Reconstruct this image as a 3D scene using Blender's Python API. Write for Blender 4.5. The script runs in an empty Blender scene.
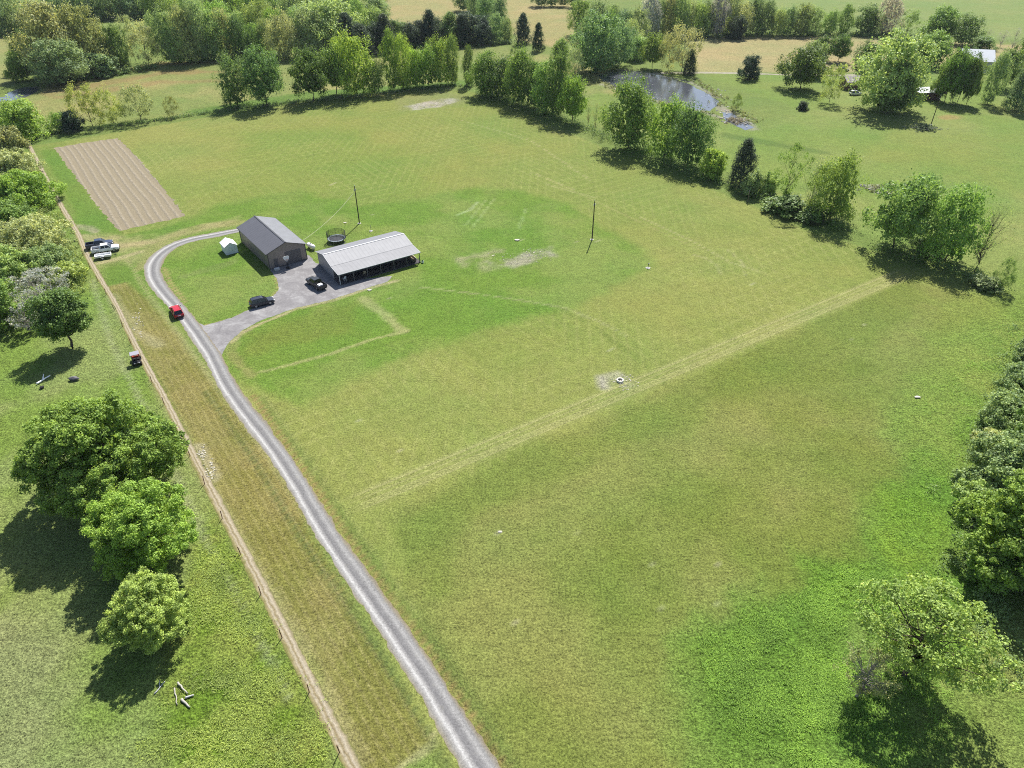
import bpy, bmesh, math, random
import numpy as np
from mathutils import Vector, Matrix

S = bpy.context.scene
COL = S.collection
random.seed(7)
RNG = np.random.default_rng(11)

# ------------------------------------------------------------------ camera
CAM_H, PITCH, FPX = 70.0, math.radians(36.0), 700.0
SP, CP = math.sin(PITCH), math.cos(PITCH)
cam = bpy.data.cameras.new('camera')
cam_o = bpy.data.objects.new('camera', cam); COL.objects.link(cam_o)
cam_o.location = (0, 0, CAM_H)
cam_o.rotation_euler = (math.pi/2 - PITCH, 0, 0)
cam.sensor_width = 36.0
cam.lens = FPX/1024*36.0
cam.clip_start = 0.5
cam.clip_end = 9000
S.camera = cam_o

def at(px, py, z=0.0):
    """survey point: where the sight line through a photo point meets the plane z"""
    u = (px-512)/FPX; v = (py-384)/FPX
    t = (CAM_H-z)/(SP+v*CP)
    return Vector((u*t, (CP-v*SP)*t, z))
def scale_at(x, y, z=0.0):
    return FPX/(y*CP-(z-CAM_H)*SP)
def proj(x, y, z):
    d = y*CP-(z-CAM_H)*SP
    return 512+FPX*x/d, 384-FPX*(y*SP+(z-CAM_H)*CP)/d

# ------------------------------------------------------------------ world / light
SUN_AZ, SUN_EL = 76.0, 50.0
w = bpy.data.worlds.new('World'); S.world = w; w.use_nodes = True
nt = w.node_tree; bg = nt.nodes['Background']
sky = nt.nodes.new('ShaderNodeTexSky'); sky.sky_type = 'NISHITA'; sky.sun_disc = False
sky.sun_elevation = math.radians(SUN_EL); sky.sun_rotation = math.radians(90-SUN_AZ)
sky.altitude = 200; sky.air_density = 1.0; sky.dust_density = 1.2
nt.links.new(sky.outputs[0], bg.inputs[0]); bg.inputs[1].default_value = 0.08
sl = bpy.data.lights.new('sun', 'SUN'); sl.energy = 4.9; sl.angle = math.radians(0.5); sl.color = (1.0, .97, .915)
so = bpy.data.objects.new('sun', sl); COL.objects.link(so); so.location = (60, 240, 200)
d = Vector((math.cos(math.radians(SUN_AZ))*math.cos(math.radians(SUN_EL)), math.sin(math.radians(SUN_AZ))*math.cos(math.radians(SUN_EL)), math.sin(math.radians(SUN_EL))))
so.rotation_euler = d.to_track_quat('Z', 'Y').to_euler()
vs = S.view_settings; vs.view_transform = 'Standard'; vs.look = 'None'; vs.gamma = 1; vs.exposure = 1.0
S.cycles.use_denoising = False; S.cycles.pixel_filter_type = 'BLACKMAN_HARRIS'; S.cycles.filter_width = 1.05; S.cycles.use_adaptive_sampling = False; S.cycles.max_bounces = 6; S.cycles.transparent_max_bounces = 6

# ------------------------------------------------------------------ materials
def srgb(r, g, b):
    f = lambda c: (c/12.92 if c <= .04045 else ((c+.055)/1.055)**2.4)
    return (f(r/255), f(g/255), f(b/255))
KALB = 2.75
def alb(r, g, b):
    """reflectance of a sunlit level surface that photographs as this colour"""
    return tuple(min(.8, c/KALB) for c in srgb(r, g, b))

class NT:
    def __init__(s, name):
        s.m = bpy.data.materials.new(name); s.m.use_nodes = True
        s.t = s.m.node_tree; s.b = s.t.nodes['Principled BSDF']; s.out = s.t.nodes['Material Output']
        s.b.inputs['Specular IOR Level'].default_value = .25
    def n(s, typ, **kw):
        nd = s.t.nodes.new(typ)
        for k, v in kw.items(): setattr(nd, k, v)
        return nd
    def l(s, a, b): s.t.links.new(a, b)
    def pos(s):
        return s.n('ShaderNodeNewGeometry').outputs['Position']
    def noise(s, scale, detail=3, rough=.55, vec=None, out='Fac', dist=0):
        nd = s.n('ShaderNodeTexNoise'); nd.inputs['Scale'].default_value = scale
        nd.inputs['Detail'].default_value = detail; nd.inputs['Roughness'].default_value = rough; nd.inputs['Distortion'].default_value = dist
        s.l(vec if vec is not None else s.pos(), nd.inputs['Vector']); return nd.outputs[out]
    def math(s, op, a, b=None, c=None):
        nd = s.n('ShaderNodeMath', operation=op)
        for i, x in enumerate((a, b, c)):
            if x is None: continue
            if isinstance(x, (int, float)): nd.inputs[i].default_value = x
            else: s.l(x, nd.inputs[i])
        return nd.outputs[0]
    def ramp(s, fac, stops):
        nd = s.n('ShaderNodeValToRGB'); cr = nd.color_ramp
        while len(cr.elements) < len(stops): cr.elements.new(.5)
        for e, (p, c) in zip(cr.elements, stops):
            e.position = p; e.color = (*c[:3], 1) if not isinstance(c, (int, float)) else (c, c, c, 1)
        s.l(fac, nd.inputs[0]); return nd.outputs[0]
    def maprange(s, x, a, b, c, d):
        nd = s.n('ShaderNodeMapRange'); s.l(x, nd.inputs[0])
        for i, v in enumerate((a, b, c, d)): nd.inputs[i+1].default_value = v
        return nd.outputs[0]
    def mix(s, fac, a, b, blend='MIX'):
        nd = s.n('ShaderNodeMix', data_type='RGBA', blend_type=blend)
        for sock, v in ((nd.inputs[0], fac), (nd.inputs[6], a), (nd.inputs[7], b)):
            if isinstance(v, (int, float)): sock.default_value = v
            elif isinstance(v, tuple): sock.default_value = (*v[:3], 1)
            else: s.l(v, sock)
        return nd.outputs[2]
    def attr(s, name, out='Fac', typ='GEOMETRY'):
        nd = s.n('ShaderNodeAttribute', attribute_name=name, attribute_type=typ); return nd.outputs[out]
    def base(s, x):
        if isinstance(x, tuple): s.b.inputs['Base Color'].default_value = (*x[:3], 1)
        else: s.l(x, s.b.inputs['Base Color'])
    def rough(s, v): s.b.inputs['Roughness'].default_value = v
    def bump(s, h, strength=.5, dist=.1):
        nd = s.n('ShaderNodeBump'); nd.inputs['Distance'].default_value = dist
        if isinstance(strength, (int, float)): nd.inputs['Strength'].default_value = strength
        else: s.l(strength, nd.inputs['Strength'])
        s.l(h, nd.inputs['Height']); s.l(nd.outputs[0], s.b.inputs['Normal'])

def plain(name, col, rough=.6, metal=0, var=.12, scale=3.0, spec=.3):
    n = NT(name); n.rough(rough); n.b.inputs['Metallic'].default_value = metal; n.b.inputs['Specular IOR Level'].default_value = spec
    oc = n.n('ShaderNodeTexCoord').outputs['Object']
    f = n.noise(scale, 4, .6, oc)
    n.base(n.mix(f, tuple(c*(1-var) for c in col), tuple(min(1, c*(1+var)) for c in col)))
    return n.m

M = {}
def make_ground_material():
    n = NT('grassland'); n.rough(.95); n.b.inputs['Specular IOR Level'].default_value = .08
    tint = n.attr('tint', 'Color'); wild = n.attr('wild'); mow = n.attr('mow'); rows = n.attr('rows'); bandm = n.attr('band')
    P = n.pos()
    f1 = n.noise(.035, 4, .6, P); f2 = n.noise(.3, 4, .65, P); f3 = n.noise(2.2, 5, .75, P); f4 = n.noise(3.6, 4, 1.0, P)
    # thatch shows between the blades: drier where the sward is thin
    dry = n.mix(1.0, tint, (1.10, 1.02, 1.0), 'MULTIPLY'); lush = n.mix(1.0, tint, (.88, .98, .86), 'MULTIPLY')
    c = n.mix(n.maprange(f1, .35, .65, 0, 1), lush, dry)
    gr = n.noise(.9, 6, 1.0, P)
    v = n.math('ADD', n.maprange(f2, .25, .75, .90, 1.10), n.math('MULTIPLY', n.math('SUBTRACT', gr, .5), n.math('MULTIPLY_ADD', wild, 2.6, 1.7)))
    v = n.math('ADD', v, n.math('MULTIPLY', n.math('SUBTRACT', f4, .5), n.math('MULTIPLY_ADD', wild, 2.2, 3.0)))
    # mower passes
    sx = n.n('ShaderNodeSeparateXYZ'); n.l(P, sx.inputs[0])
    def stripes(deg, per, sharp):
        a = math.radians(deg)
        q = n.math('ADD', n.math('MULTIPLY', sx.outputs[0], -math.sin(a)*2*math.pi/per), n.math('MULTIPLY', sx.outputs[1], math.cos(a)*2*math.pi/per))
        q = n.math('ADD', q, n.math('MULTIPLY', f2, .35))
        return n.math('POWER', n.math('MULTIPLY_ADD', n.math('SINE', q), .5, .5), sharp)
    st = n.math('MULTIPLY', stripes(87, 2.3, 5.0), n.maprange(n.noise(.05, 3, .5, P), .4, .65, .1, 1))
    st2 = n.math('MULTIPLY', stripes(125.3, 2.6, 6), n.maprange(n.noise(.04, 3, .5, P, dist=.5), .4, .65, .1, 1))
    st3 = n.math('MULTIPLY', stripes(34.5, 3.1, 6), n.maprange(n.noise(.03, 3, .5, P), .42, .65, 0, 1))
    st = n.math('MULTIPLY', n.math('ADD', n.math('ADD', st, st2), st3), n.maprange(f4, .42, .56, .1, 1))
    c = n.mix(n.math('MULTIPLY', n.math('MULTIPLY', st, mow), .30), c, alb(205, 205, 130))
    c = n.mix(1.0, c, n.n('ShaderNodeCombineColor').outputs[0], 'MULTIPLY') if False else c
    pa, pb = at(352, 497), at(905, 268); bdeg = math.degrees(math.atan2(pb.y-pa.y, pb.x-pa.x))
    bs = n.math('MULTIPLY', n.math('ADD', stripes(bdeg, .95, 4.0), n.math('MULTIPLY', stripes(bdeg, 2.7, 4.0), .7)), n.maprange(f4, .40, .56, .25, 1))
    c = n.mix(n.math('MINIMUM', n.math('MULTIPLY', n.math('MULTIPLY', bs, bandm), .46), .8), c, alb(212, 206, 146))
    rw = n.math('MULTIPLY', stripes(125.2, 1.07, 2.5), n.maprange(f3, .4, .65, .0, 1))
    c = n.mix(n.math('MULTIPLY', n.math('MULTIPLY', rw, rows), .45), c, alb(212, 200, 140))
    cc = n.n('ShaderNodeVectorMath', operation='SCALE'); n.l(c, cc.inputs[0]); n.l(n.math('MAXIMUM', v, .22), cc.inputs['Scale'])
    # dry flecks
    fl = n.maprange(n.noise(3.6, 4, .9, P), .61, .70, 0, .6)
    c = n.mix(n.math('MULTIPLY', fl, n.math('ADD', n.math('MULTIPLY', rows, .4), n.math('MULTIPLY_ADD', wild, .7, .25))), cc.outputs[0], alb(214, 208, 150))
    n.base(c)
    h = n.math('ADD', n.math('MULTIPLY', f3, 1.0), n.math('MULTIPLY', n.noise(.9, 3, .6, P), 1.2))
    n.bump(h, n.math('MULTIPLY_ADD', wild, .75, .22), .35)
    return n.m
M['ground'] = make_ground_material()

def make_gravel():
    n = NT('gravel'); n.rough(.95)
    ac = n.attr('across'); P = n.pos()
    wob = n.math('MULTIPLY', n.math('SUBTRACT', n.noise(.25, 3, .6, P), .5), .25)
    a = n.math('ADD', ac, wob)
    col = n.ramp(n.math('MULTIPLY_ADD', a, .5, .5), [(0, alb(172, 162, 136)), (.09, alb(172, 168, 160)), (.18, alb(190, 187, 183)), (.26, alb(230, 228, 224)), (.35, alb(192, 189, 186)), (.46, alb(146, 144, 144)), (.60, alb(158, 156, 155)), (.73, alb(190, 188, 185)), (.85, alb(170, 168, 165)), (1, alb(164, 150, 120))])
    f = n.noise(.5, 6, .95, P); g = n.noise(4, 4, 1.0, P)
    v = n.math('ADD', n.maprange(f, .25, .75, .85, 1.45), n.math('MULTIPLY', n.math('SUBTRACT', g, .5), 2.2))
    cc = n.n('ShaderNodeVectorMath', operation='SCALE'); n.l(col, cc.inputs[0]); n.l(v, cc.inputs['Scale'])
    c = n.mix(n.maprange(n.noise(.5, 5, .7, P), .60, .72, 0, .35), cc.outputs[0], alb(150, 145, 105))
    n.base(c); n.bump(g, .4, .05)
    return n.m
M['gravel'] = make_gravel()

def make_pad():
    n = NT('gravel_pad'); n.rough(.95); P = n.pos()
    f = n.noise(.35, 5, .7, P, dist=.6); f2 = n.noise(2.5, 4, .75, P); g = n.noise(9, 2, .7, P)
    col = n.ramp(f, [(.3, alb(160, 156, 157)), (.5, alb(182, 178, 178)), (.62, alb(204, 201, 200)), (.75, alb(226, 223, 220))])
    v = n.math('ADD', n.maprange(f2, .25, .75, .8, 1.2), n.math('MULTIPLY', n.math('SUBTRACT', g, .5), .6))
    cc = n.n('ShaderNodeVectorMath', operation='SCALE'); n.l(col, cc.inputs[0]); n.l(v, cc.inputs['Scale'])
    n.base(cc.outputs[0]); n.bump(g, .4, .05)
    return n.m
M['pad'] = make_pad()

def make_dirt(name, c1, c2, c3):
    n = NT(name); n.rough(.97); P = n.pos()
    f = n.noise(.8, 5, .75, P); g = n.noise(6, 3, .7, P)
    col = n.ramp(f, [(.25, c1), (.5, c2), (.72, c3)])
    v = n.math('MULTIPLY_ADD', n.math('SUBTRACT', g, .5), .9, 1.0)
    cc = n.n('ShaderNodeVectorMath', operation='SCALE'); n.l(col, cc.inputs[0]); n.l(v, cc.inputs['Scale'])
    n.base(cc.outputs[0]); n.bump(g, .5, .08)
    return n.m
def make_path():
    n = NT('dirt_path'); n.rough(.97); P = n.pos(); ac = n.attr('across')
    a = n.math('ADD', ac, n.math('MULTIPLY', n.math('SUBTRACT', n.noise(.7, 4, .7, P), .5), 1.1))
    col = n.ramp(n.math('MULTIPLY_ADD', a, .5, .5), [(0, alb(150, 150, 84)), (.18, alb(206, 190, 156)), (.34, alb(232, 218, 190)), (.5, alb(178, 160, 118)), (.64, alb(226, 212, 182)), (.82, alb(190, 178, 126)), (1, alb(152, 152, 82))])
    g = n.noise(3, 5, 1.0, P); v = n.math('MULTIPLY_ADD', n.math('SUBTRACT', g, .5), 2.6, 1.0)
    cc = n.n('ShaderNodeVectorMath', operation='SCALE'); n.l(col, cc.inputs[0]); n.l(v, cc.inputs['Scale'])
    n.base(cc.outputs[0]); n.bump(g, .5, .1); return n.m
M['path'] = make_path()
M['pale_dirt'] = make_dirt('pale_dirt', alb(150, 145, 110), alb(190, 182, 160), alb(225, 218, 205))
M['lane'] = make_dirt('pale_lane', alb(170, 165, 130), alb(205, 198, 170), alb(220, 214, 195))

def make_plot():
    n = NT('tilled_soil'); n.rough(.97); P = n.pos()
    sx = n.n('ShaderNodeSeparateXYZ'); n.l(P, sx.inputs[0])
    a = math.radians(125.6); per = 1.95
    q = n.math('ADD', n.math('MULTIPLY', sx.outputs[0], -math.sin(a)*2*math.pi/per), n.math('MULTIPLY', sx.outputs[1], math.cos(a)*2*math.pi/per))
    q = n.math('ADD', q, n.math('MULTIPLY', n.noise(.045, 2, .5, P), 4.0))
    s = n.math('POWER', n.math('MULTIPLY_ADD', n.math('SINE', q),   .5, .5), 3.2)
    s = n.math('MULTIPLY', s, n.maprange(n.noise(.8, 5, .9, P), .34, .56, .15, 1))
    f = n.noise(1.3, 5, .75, P); g = n.noise(5, 3, .7, P)
    col = n.mix(f, alb(166, 150, 120), alb(214, 199, 166))
    col = n.mix(n.math('MULTIPLY', s, .52), col, alb(236, 222, 198))
    v = n.math('MULTIPLY_ADD', n.math('SUBTRACT', g, .5), 1.4, 1.0)
    cc = n.n('ShaderNodeVectorMath', operation='SCALE'); n.l(col, cc.inputs[0]); n.l(v, cc.inputs['Scale'])
    n.base(cc.outputs[0]); n.bump(n.math('ADD', n.noise(1.8, 5, .9, P), n.math('MULTIPLY', s, .8)), .9, .22)
    return n.m
M['plot'] = make_plot()

def make_water():
    n = NT('pond_water'); P = n.pos()
    f = n.noise(.22, 4, .6, P, dist=.8); g = n.noise(1.3, 4, .7, P)
    scum = n.math('MULTIPLY', n.maprange(f, .55, .63, 0, .7), n.maprange(g, .60, .64, 0, 1))
    n.base(n.mix(scum, n.mix(n.noise(.05, 3, .5, P), (.030, .034, .040), (.085, .09, .11)), (.55, .55, .52)))
    r = n.mix(scum, (.12,)*3, (.7,)*3); n.l(r, n.b.inputs['Roughness'])
    n.b.inputs['Specular IOR Level'].default_value = .6
    n.bump(n.noise(3.0, 3, .6, P), .12, .06)
    return n.m
M['water'] = make_water()

def make_leaf(name, trans=.36):
    n = NT(name); n.rough(.55); n.b.inputs['Specular IOR Level'].default_value = .22
    oi = n.n('ShaderNodeObjectInfo'); lf = n.attr('leaf')
    v = n.maprange(lf, 0, 1, .85, 3.0)
    c = n.n('ShaderNodeVectorMath', operation='SCALE'); n.l(oi.outputs['Color'], c.inputs[0]); n.l(v, c.inputs['Scale'])
    col = n.mix(n.maprange(lf, .3, 1, 0, .8), c.outputs[0], n.mix(1.0, c.outputs[0], (1.22, 1.04, .8), 'MULTIPLY'))
    n.base(col)
    tr = n.n('ShaderNodeBsdfTranslucent'); n.l(n.mix(1.0, col, (1.25, 1.15, .8), 'MULTIPLY'), tr.inputs[0])
    mx = n.n('ShaderNodeMixShader'); mx.inputs[0].default_value = trans
    n.l(n.b.outputs[0], mx.inputs[1]); n.l(tr.outputs[0], mx.inputs[2]); n.l(mx.outputs[0], n.out.inputs[0])
    return n.m
M['leaf'] = make_leaf('foliage')
M['twig'] = make_leaf('twigs', .05)
M['bark'] = plain('bark', (.085, .068, .052), .9, var=.5, scale=5, spec=.1)
M['pale_bark'] = plain('pale_bark', (.24, .22, .19), .9, var=.4, scale=5, spec=.1)

# ------------------------------------------------------------------ tagging
def tag(o, label=None, cat=None, group=None, kind=None):
    if label: o['label'] = label
    if cat: o['category'] = cat
    if group: o['group'] = group
    if kind: o['kind'] = kind
    return o
def thing(name, label, cat, loc=(0, 0, 0), rz=0.0, group=None):
    o = bpy.data.objects.new(name, None); COL.objects.link(o)
    o.empty_display_size = .3; o.location = loc; o.rotation_euler = (0, 0, rz)
    return tag(o, label, cat, group)
def link(name, me, mat, parent=None):
    if mat is not None and not me.materials: me.materials.append(mat)
    o = bpy.data.objects.new(name, me); COL.objects.link(o)
    if parent is not None: o.parent = parent
    return o
def arr_mesh(name, V, F, attrs=None, smooth=False):
    """V (n,3), F (m,k) all faces with k corners"""
    me = bpy.data.meshes.new(name); V = np.asarray(V, np.float32); F = np.asarray(F, np.int32)
    me.vertices.add(len(V)); me.vertices.foreach_set('co', V.ravel())
    k = F.shape[1]; me.loops.add(F.size); me.loops.foreach_set('vertex_index', F.ravel())
    me.polygons.add(len(F)); me.polygons.foreach_set('loop_start', np.arange(0, F.size, k, dtype=np.int32))
    me.update(calc_edges=True)
    if smooth: me.polygons.foreach_set('use_smooth', np.ones(len(F), bool))
    for nm, (typ, dat) in (attrs or {}).items():
        a = me.attributes.new(nm, typ, 'POINT')
        a.data.foreach_set('color' if typ == 'FLOAT_COLOR' else 'value', np.asarray(dat, np.float32).ravel())
    me.validate(); return me

# bmesh helpers: every part is collected in a bmesh, then linked as one mesh
class B:
    def __init__(s): s.bm = bmesh.new()
    def box(s, c, size, rot=None, taper=None, bevel=0):
        r = bmesh.ops.create_cube(s.bm, size=1.0); vs = r['verts']
        for v in vs:
            t = 1.0
            if taper and v.co.z > 0: t = taper
            v.co = Vector((v.co.x*size[0]*t, v.co.y*size[1]*t, v.co.z*size[2]))
        if bevel:
            es = list({e for v in vs for e in v.link_edges})
            r = bmesh.ops.bevel(s.bm, geom=es, offset=bevel, segments=1, affect='EDGES')
            vs = list({v for f in r['faces'] for v in f.verts} | {v for v in vs if v.is_valid})
        m = Matrix.Translation(c) @ (rot.to_4x4() if rot is not None else Matrix.Identity(4))
        bmesh.ops.transform(s.bm, matrix=m, verts=vs); return s
    def bar(s, a, b, r, n=8, r2=None):
        a, b = Vector(a), Vector(b); r2 = r if r2 is None else r2
        q = (b-a).to_track_quat('Z', 'Y'); rings = []
        for p, rr in ((a, r), (b, r2)):
            rings.append([s.bm.verts.new(p+q @ Vector((math.cos(t)*rr, math.sin(t)*rr, 0))) for t in [2*math.pi*i/n for i in range(n)]])
        for i in range(n): s.bm.faces.new((rings[0][i], rings[0][(i+1) % n], rings[1][(i+1) % n], rings[1][i]))
        s.bm.faces.new(rings[0][::-1]); s.bm.faces.new(rings[1]); return s
    def tube(s, pts, rad, n=6):
        pts = [Vector(p) for p in pts]; rings = []
        for i, p in enumerate(pts):
            dr = (pts[min(i+1, len(pts)-1)]-pts[max(i-1, 0)]).normalized(); q = dr.to_track_quat('Z', 'Y')
            r = rad[i] if isinstance(rad, (list, tuple)) else rad
            rings.append([s.bm.verts.new(p+q @ Vector((math.cos(t)*r, math.sin(t)*r, 0))) for t in [2*math.pi*k/n for k in range(n)]])
        for a, b in zip(rings, rings[1:]):
            for i in range(n): s.bm.faces.new((a[i], a[(i+1) % n], b[(i+1) % n], b[i]))
        s.bm.faces.new(rings[0][::-1]); s.bm.faces.new(rings[-1]); return s
    def poly(s, pts):
        s.bm.faces.new([s.bm.verts.new(p) for p in pts]); return s
    def prism(s, prof, a, b):
        """prof points (y,z) swept along x from a to b"""
        A = [s.bm.verts.new((a, y, z)) for y, z in prof]; Bv = [s.bm.verts.new((b, y, z)) for y, z in prof]; k = len(prof)
        for i in range(k): s.bm.faces.new((A[i], A[(i+1) % k], Bv[(i+1) % k], Bv[i]))
        s.bm.faces.new(A[::-1]); s.bm.faces.new(Bv); return s
    def loft(s, secs):
        rings = [[s.bm.verts.new((x, y, z)) for y, z in ring] for x, ring in secs]; k = len(rings[0])
        for a, b in zip(rings, rings[1:]):
            for i in range(k): s.bm.faces.new((a[i], a[(i+1) % k], b[(i+1) % k], b[i]))
        s.bm.faces.new(rings[0][::-1]); s.bm.faces.new(rings[-1]); return s
    def ring(s, c, R, r, n=24, m=6):
        c = Vector(c); g = []
        for i in range(n):
            t = 2*math.pi*i/n; e = Vector((math.cos(t), math.sin(t), 0))
            g.append([s.bm.verts.new(c+e*(R+r*math.cos(u))+Vector((0, 0, r*math.sin(u)))) for u in [2*math.pi*j/m for j in range(m)]])
        for i in range(n):
            for j in range(m): s.bm.faces.new((g[i][j], g[(i+1) % n][j], g[(i+1) % n][(j+1) % m], g[i][(j+1) % m]))
        return s
    def lump(s, c, size, seed=0, sub=2, amp=.25):
        r = bmesh.ops.create_icosphere(s.bm, subdivisions=sub, radius=1.0); rr = random.Random(seed)
        ph = [rr.uniform(0, 6) for _ in range(6)]
        for v in r['verts']:
            k = 1+amp*(math.sin(v.co.x*3+ph[0])+math.sin(v.co.y*3.7+ph[1])+math.sin(v.co.z*4.1+ph[2]))/2
            v.co = Vector((v.co.x*size[0]*k, v.co.y*size[1]*k, v.co.z*size[2]*k))+Vector(c)
        return s
    def build(s, name, mat, parent=None, smooth=False):
        bmesh.ops.recalc_face_normals(s.bm, faces=s.bm.faces)
        me = bpy.data.meshes.new(name); s.bm.to_mesh(me); s.bm.free()
        if smooth:
            for p in me.polygons: p.use_smooth = True
        return link(name, me, mat, parent)
# ------------------------------------------------------------------ ground: one sheet, its plants' real colours per region
_T = np.random.default_rng(5).random((257, 257)); _T[256, :] = _T[0, :]; _T[:, 256] = _T[:, 0]
def vnoise(x, y, sc, seed=0):
    x = x/sc+seed*17.3; y = y/sc+seed*9.1
    xi = np.floor(x).astype(int); yi = np.floor(y).astype(int); fx = x-xi; fy = y-yi
    fx = fx*fx*(3-2*fx); fy = fy*fy*(3-2*fy); a = xi % 256; b = yi % 256
    return (_T[a, b]*(1-fx)+_T[a+1, b]*fx)*(1-fy)+(_T[a, b+1]*(1-fx)+_T[a+1, b+1]*fx)*fy
def fbm(x, y, sc, seed=0, o=4):
    s = 0; a = 1; t = 0
    for i in range(o): s = s+a*vnoise(x, y, sc/2**i, seed+i*3); t += a; a *= .55
    return s/t
def W(pts): return np.array([at(*p)[:2] for p in pts])
def sdist(P, poly):
    """signed distance, positive inside"""
    n = len(poly); best = np.full(len(P), 1e9); ins = np.zeros(len(P), bool)
    for i in range(n):
        a = poly[i]; b = poly[(i+1) % n]; ab = b-a; ap = P-a
        t = np.clip((ap@ab)/max(1e-9, ab@ab), 0, 1); q = ap-t[:, None]*ab
        best = np.minimum(best, (q*q).sum(1))
        c = (a[1] > P[:, 1]) != (b[1] > P[:, 1])
        with np.errstate(divide='ignore', invalid='ignore'):
            xx = (b[0]-a[0])*(P[:, 1]-a[1])/(b[1]-a[1])+a[0]
        ins ^= c & (P[:, 0] < xx)
    d = np.sqrt(best); return np.where(ins, d, -d)
def pdist(P, line):
    best = np.full(len(P), 1e9)
    for a, b in zip(line, line[1:]):
        ab = b-a; ap = P-a; t = np.clip((ap@ab)/max(1e-9, ab@ab), 0, 1); q = ap-t[:, None]*ab
        best = np.minimum(best, (q*q).sum(1))
    return np.sqrt(best)
sst = lambda x, a, b: (lambda t: t*t*(3-2*t))(np.clip((x-a)/(b-a), 0, 1))

def nodes(segs):
    out = [segs[0][0]]
    for a, b, st in segs:
        n = max(1, int(round((b-a)/st))); out += list(a+(b-a)*(np.arange(n)+1)/n)
    return np.array(out)
gx = nodes([(-3500, -1200, 230), (-1200, -520, 40), (-520, -160, 2.6), (-160, 160, .75), (160, 520, 2.6), (520, 1200, 40), (1200, 3500, 230)])
gy = nodes([(-900, -60, 60), (-60, 22, 4), (22, 190, .65), (190, 300, 1.2), (300, 660, 2.4), (660, 1300, 40), (1300, 4200, 220)])
GX, GY = np.meshgrid(gx, gy); P = np.stack([GX.ravel(), GY.ravel()], 1); NX, NY = len(gx), len(gy)
x, y = P[:, 0], P[:, 1]
nA = fbm(x, y, 30, 1); nB = fbm(x, y, 8, 2); nC = fbm(x, y, 3, 3); nD = fbm(x, y, 90, 4)
A = lambda *c: np.array(alb(*c))
tint = np.tile(A(146, 166, 84), (len(P), 1)); wild = np.full(len(P), .35); mow = np.zeros(len(P))
def paint(mask, col, wl=None, mw=None):
    global tint, wild, mow
    m = mask[:, None]; tint = tint*(1-m)+(np.array(col) if not isinstance(col, np.ndarray) else col)*m
    if wl is not None: wild = wild*(1-mask)+wl*mask
    if mw is not None: mow = mow*(1-mask)+mw*mask
def region(pts, feather, amp=0.0, world=False):
    poly = np.array(pts) if world else W(pts)
    return sst(sdist(P, poly)+(nB-.5)*2*amp+(nC-.5)*amp*.8, -feather, feather)
def blend(c1, c2, t): return A(*c1)*(1-t[:, None])+A(*c2)*t[:, None]

# farther country
paint(region([(-200, 36), (30, 30), (24, 84), (-200, 110)], 4, 4), A(178, 180, 108), .5)
paint(region([(80, 12), (165, 14), (170, 44), (90, 46)], 4, 3), A(160, 178, 96), .3)
LF = [(8, 112), (30, 92), (60, 84), (160, 62), (250, 58), (335, 50), (380, 48), (480, 44), (560, 56), (640, 88), (590, 118), (520, 100), (470, 86), (330, 97), (200, 113), (60, 132), (20, 124)]
m = region(LF, 2, 2); paint(m, blend((162, 174, 96), (184, 182, 110), sst(nA, .42, .62)), .6)
for yy in (0, 1, 2): paint(region([(40, 92+yy), (60, 83+yy*6), (160, 62+yy*9), (240, 60+yy*10), (240, 63+yy*10), (160, 66+yy*9), (60, 88+yy*6), (44, 95+yy)], 2, 4)*.55, A(186, 152, 104))
paint(region([(180, 112), (300, 92), (470, 80), (470, 86), (330, 97), (200, 115)], 2, 2), A(128, 160, 72))
paint(region([(376, -30), (452, -30), (472, 20), (440, 28), (395, 28), (378, 4)], 3, 2), blend((202, 188, 126), (190, 182, 116), nA), .5)
paint(region([(486, -20), (584, 0), (574, 40), (556, 48), (520, 40), (498, 14)], 3, 2), blend((206, 190, 128), (190, 182, 116), sst(nA, .4, .65)), .6)
paint(region([(690, 37), (880, 37), (1060, 48), (1060, 76), (960, 62), (850, 73), (690, 73)], 3, 2), blend((196, 186, 122), (206, 192, 134), nA), .6)
paint(region([(740, -70), (1500, -70), (1500, 40), (1010, 40), (900, 33), (780, 22)], 4, 2), blend((148, 172, 90), (162, 178, 102), nA), .15)
paint(region([(695, 74), (880, 74), (1060, 80), (1100, 240), (1100, 300), (1000, 300), (960, 270), (860, 232), (780, 200), (720, 170), (560, 110), (600, 92), (640, 100), (760, 130), (800, 110)], 3, 3), blend((148, 172, 82), (162, 177, 95), sst(nA, .35, .65)), .3)
paint(region([(890, 128), (1000, 140), (1010, 190), (930, 170), (850, 160)], 8, 10)*.6, A(160, 172, 84))
paint(region([(937, 116), (948, 114.5), (960, 116), (960, 119), (947, 120), (938, 119)], 1.2, 1), A(188, 172, 104))
paint(region([(722, 132), (770, 141), (830, 152), (834, 156), (770, 146), (720, 137)], 1, 1)*.5, A(96, 128, 60))
# big mown field
FIELD = [(33, 146), (130, 130), (240, 112), (330, 99), (400, 91), (468, 90), (510, 108), (600, 146), (690, 182), (720, 192), (800, 227), (870, 250), (960, 290), (1010, 306), (985, 400), (900, 540), (790, 640), (690, 720), (650, 900), (500, 900), (340, 560), (250, 415), (210, 330), (120, 250), (90, 240)]
m = region(FIELD, .8, .5); paint(m, blend((154, 170, 82), (165, 174, 90), sst(nA*.6+nD*.4, .40, .60)), .16, 1.0)
# patchy brown-olive and dry areas inside it
paint(m*region([(200, 130), (420, 105), (520, 150), (420, 190), (230, 190)], 10, 12)*.5, A(168, 172, 86))
paint(m*region([(640, 260), (860, 270), (780, 330), (640, 370), (560, 340)], 8, 12)*.4, A(172, 176, 92))
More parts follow.
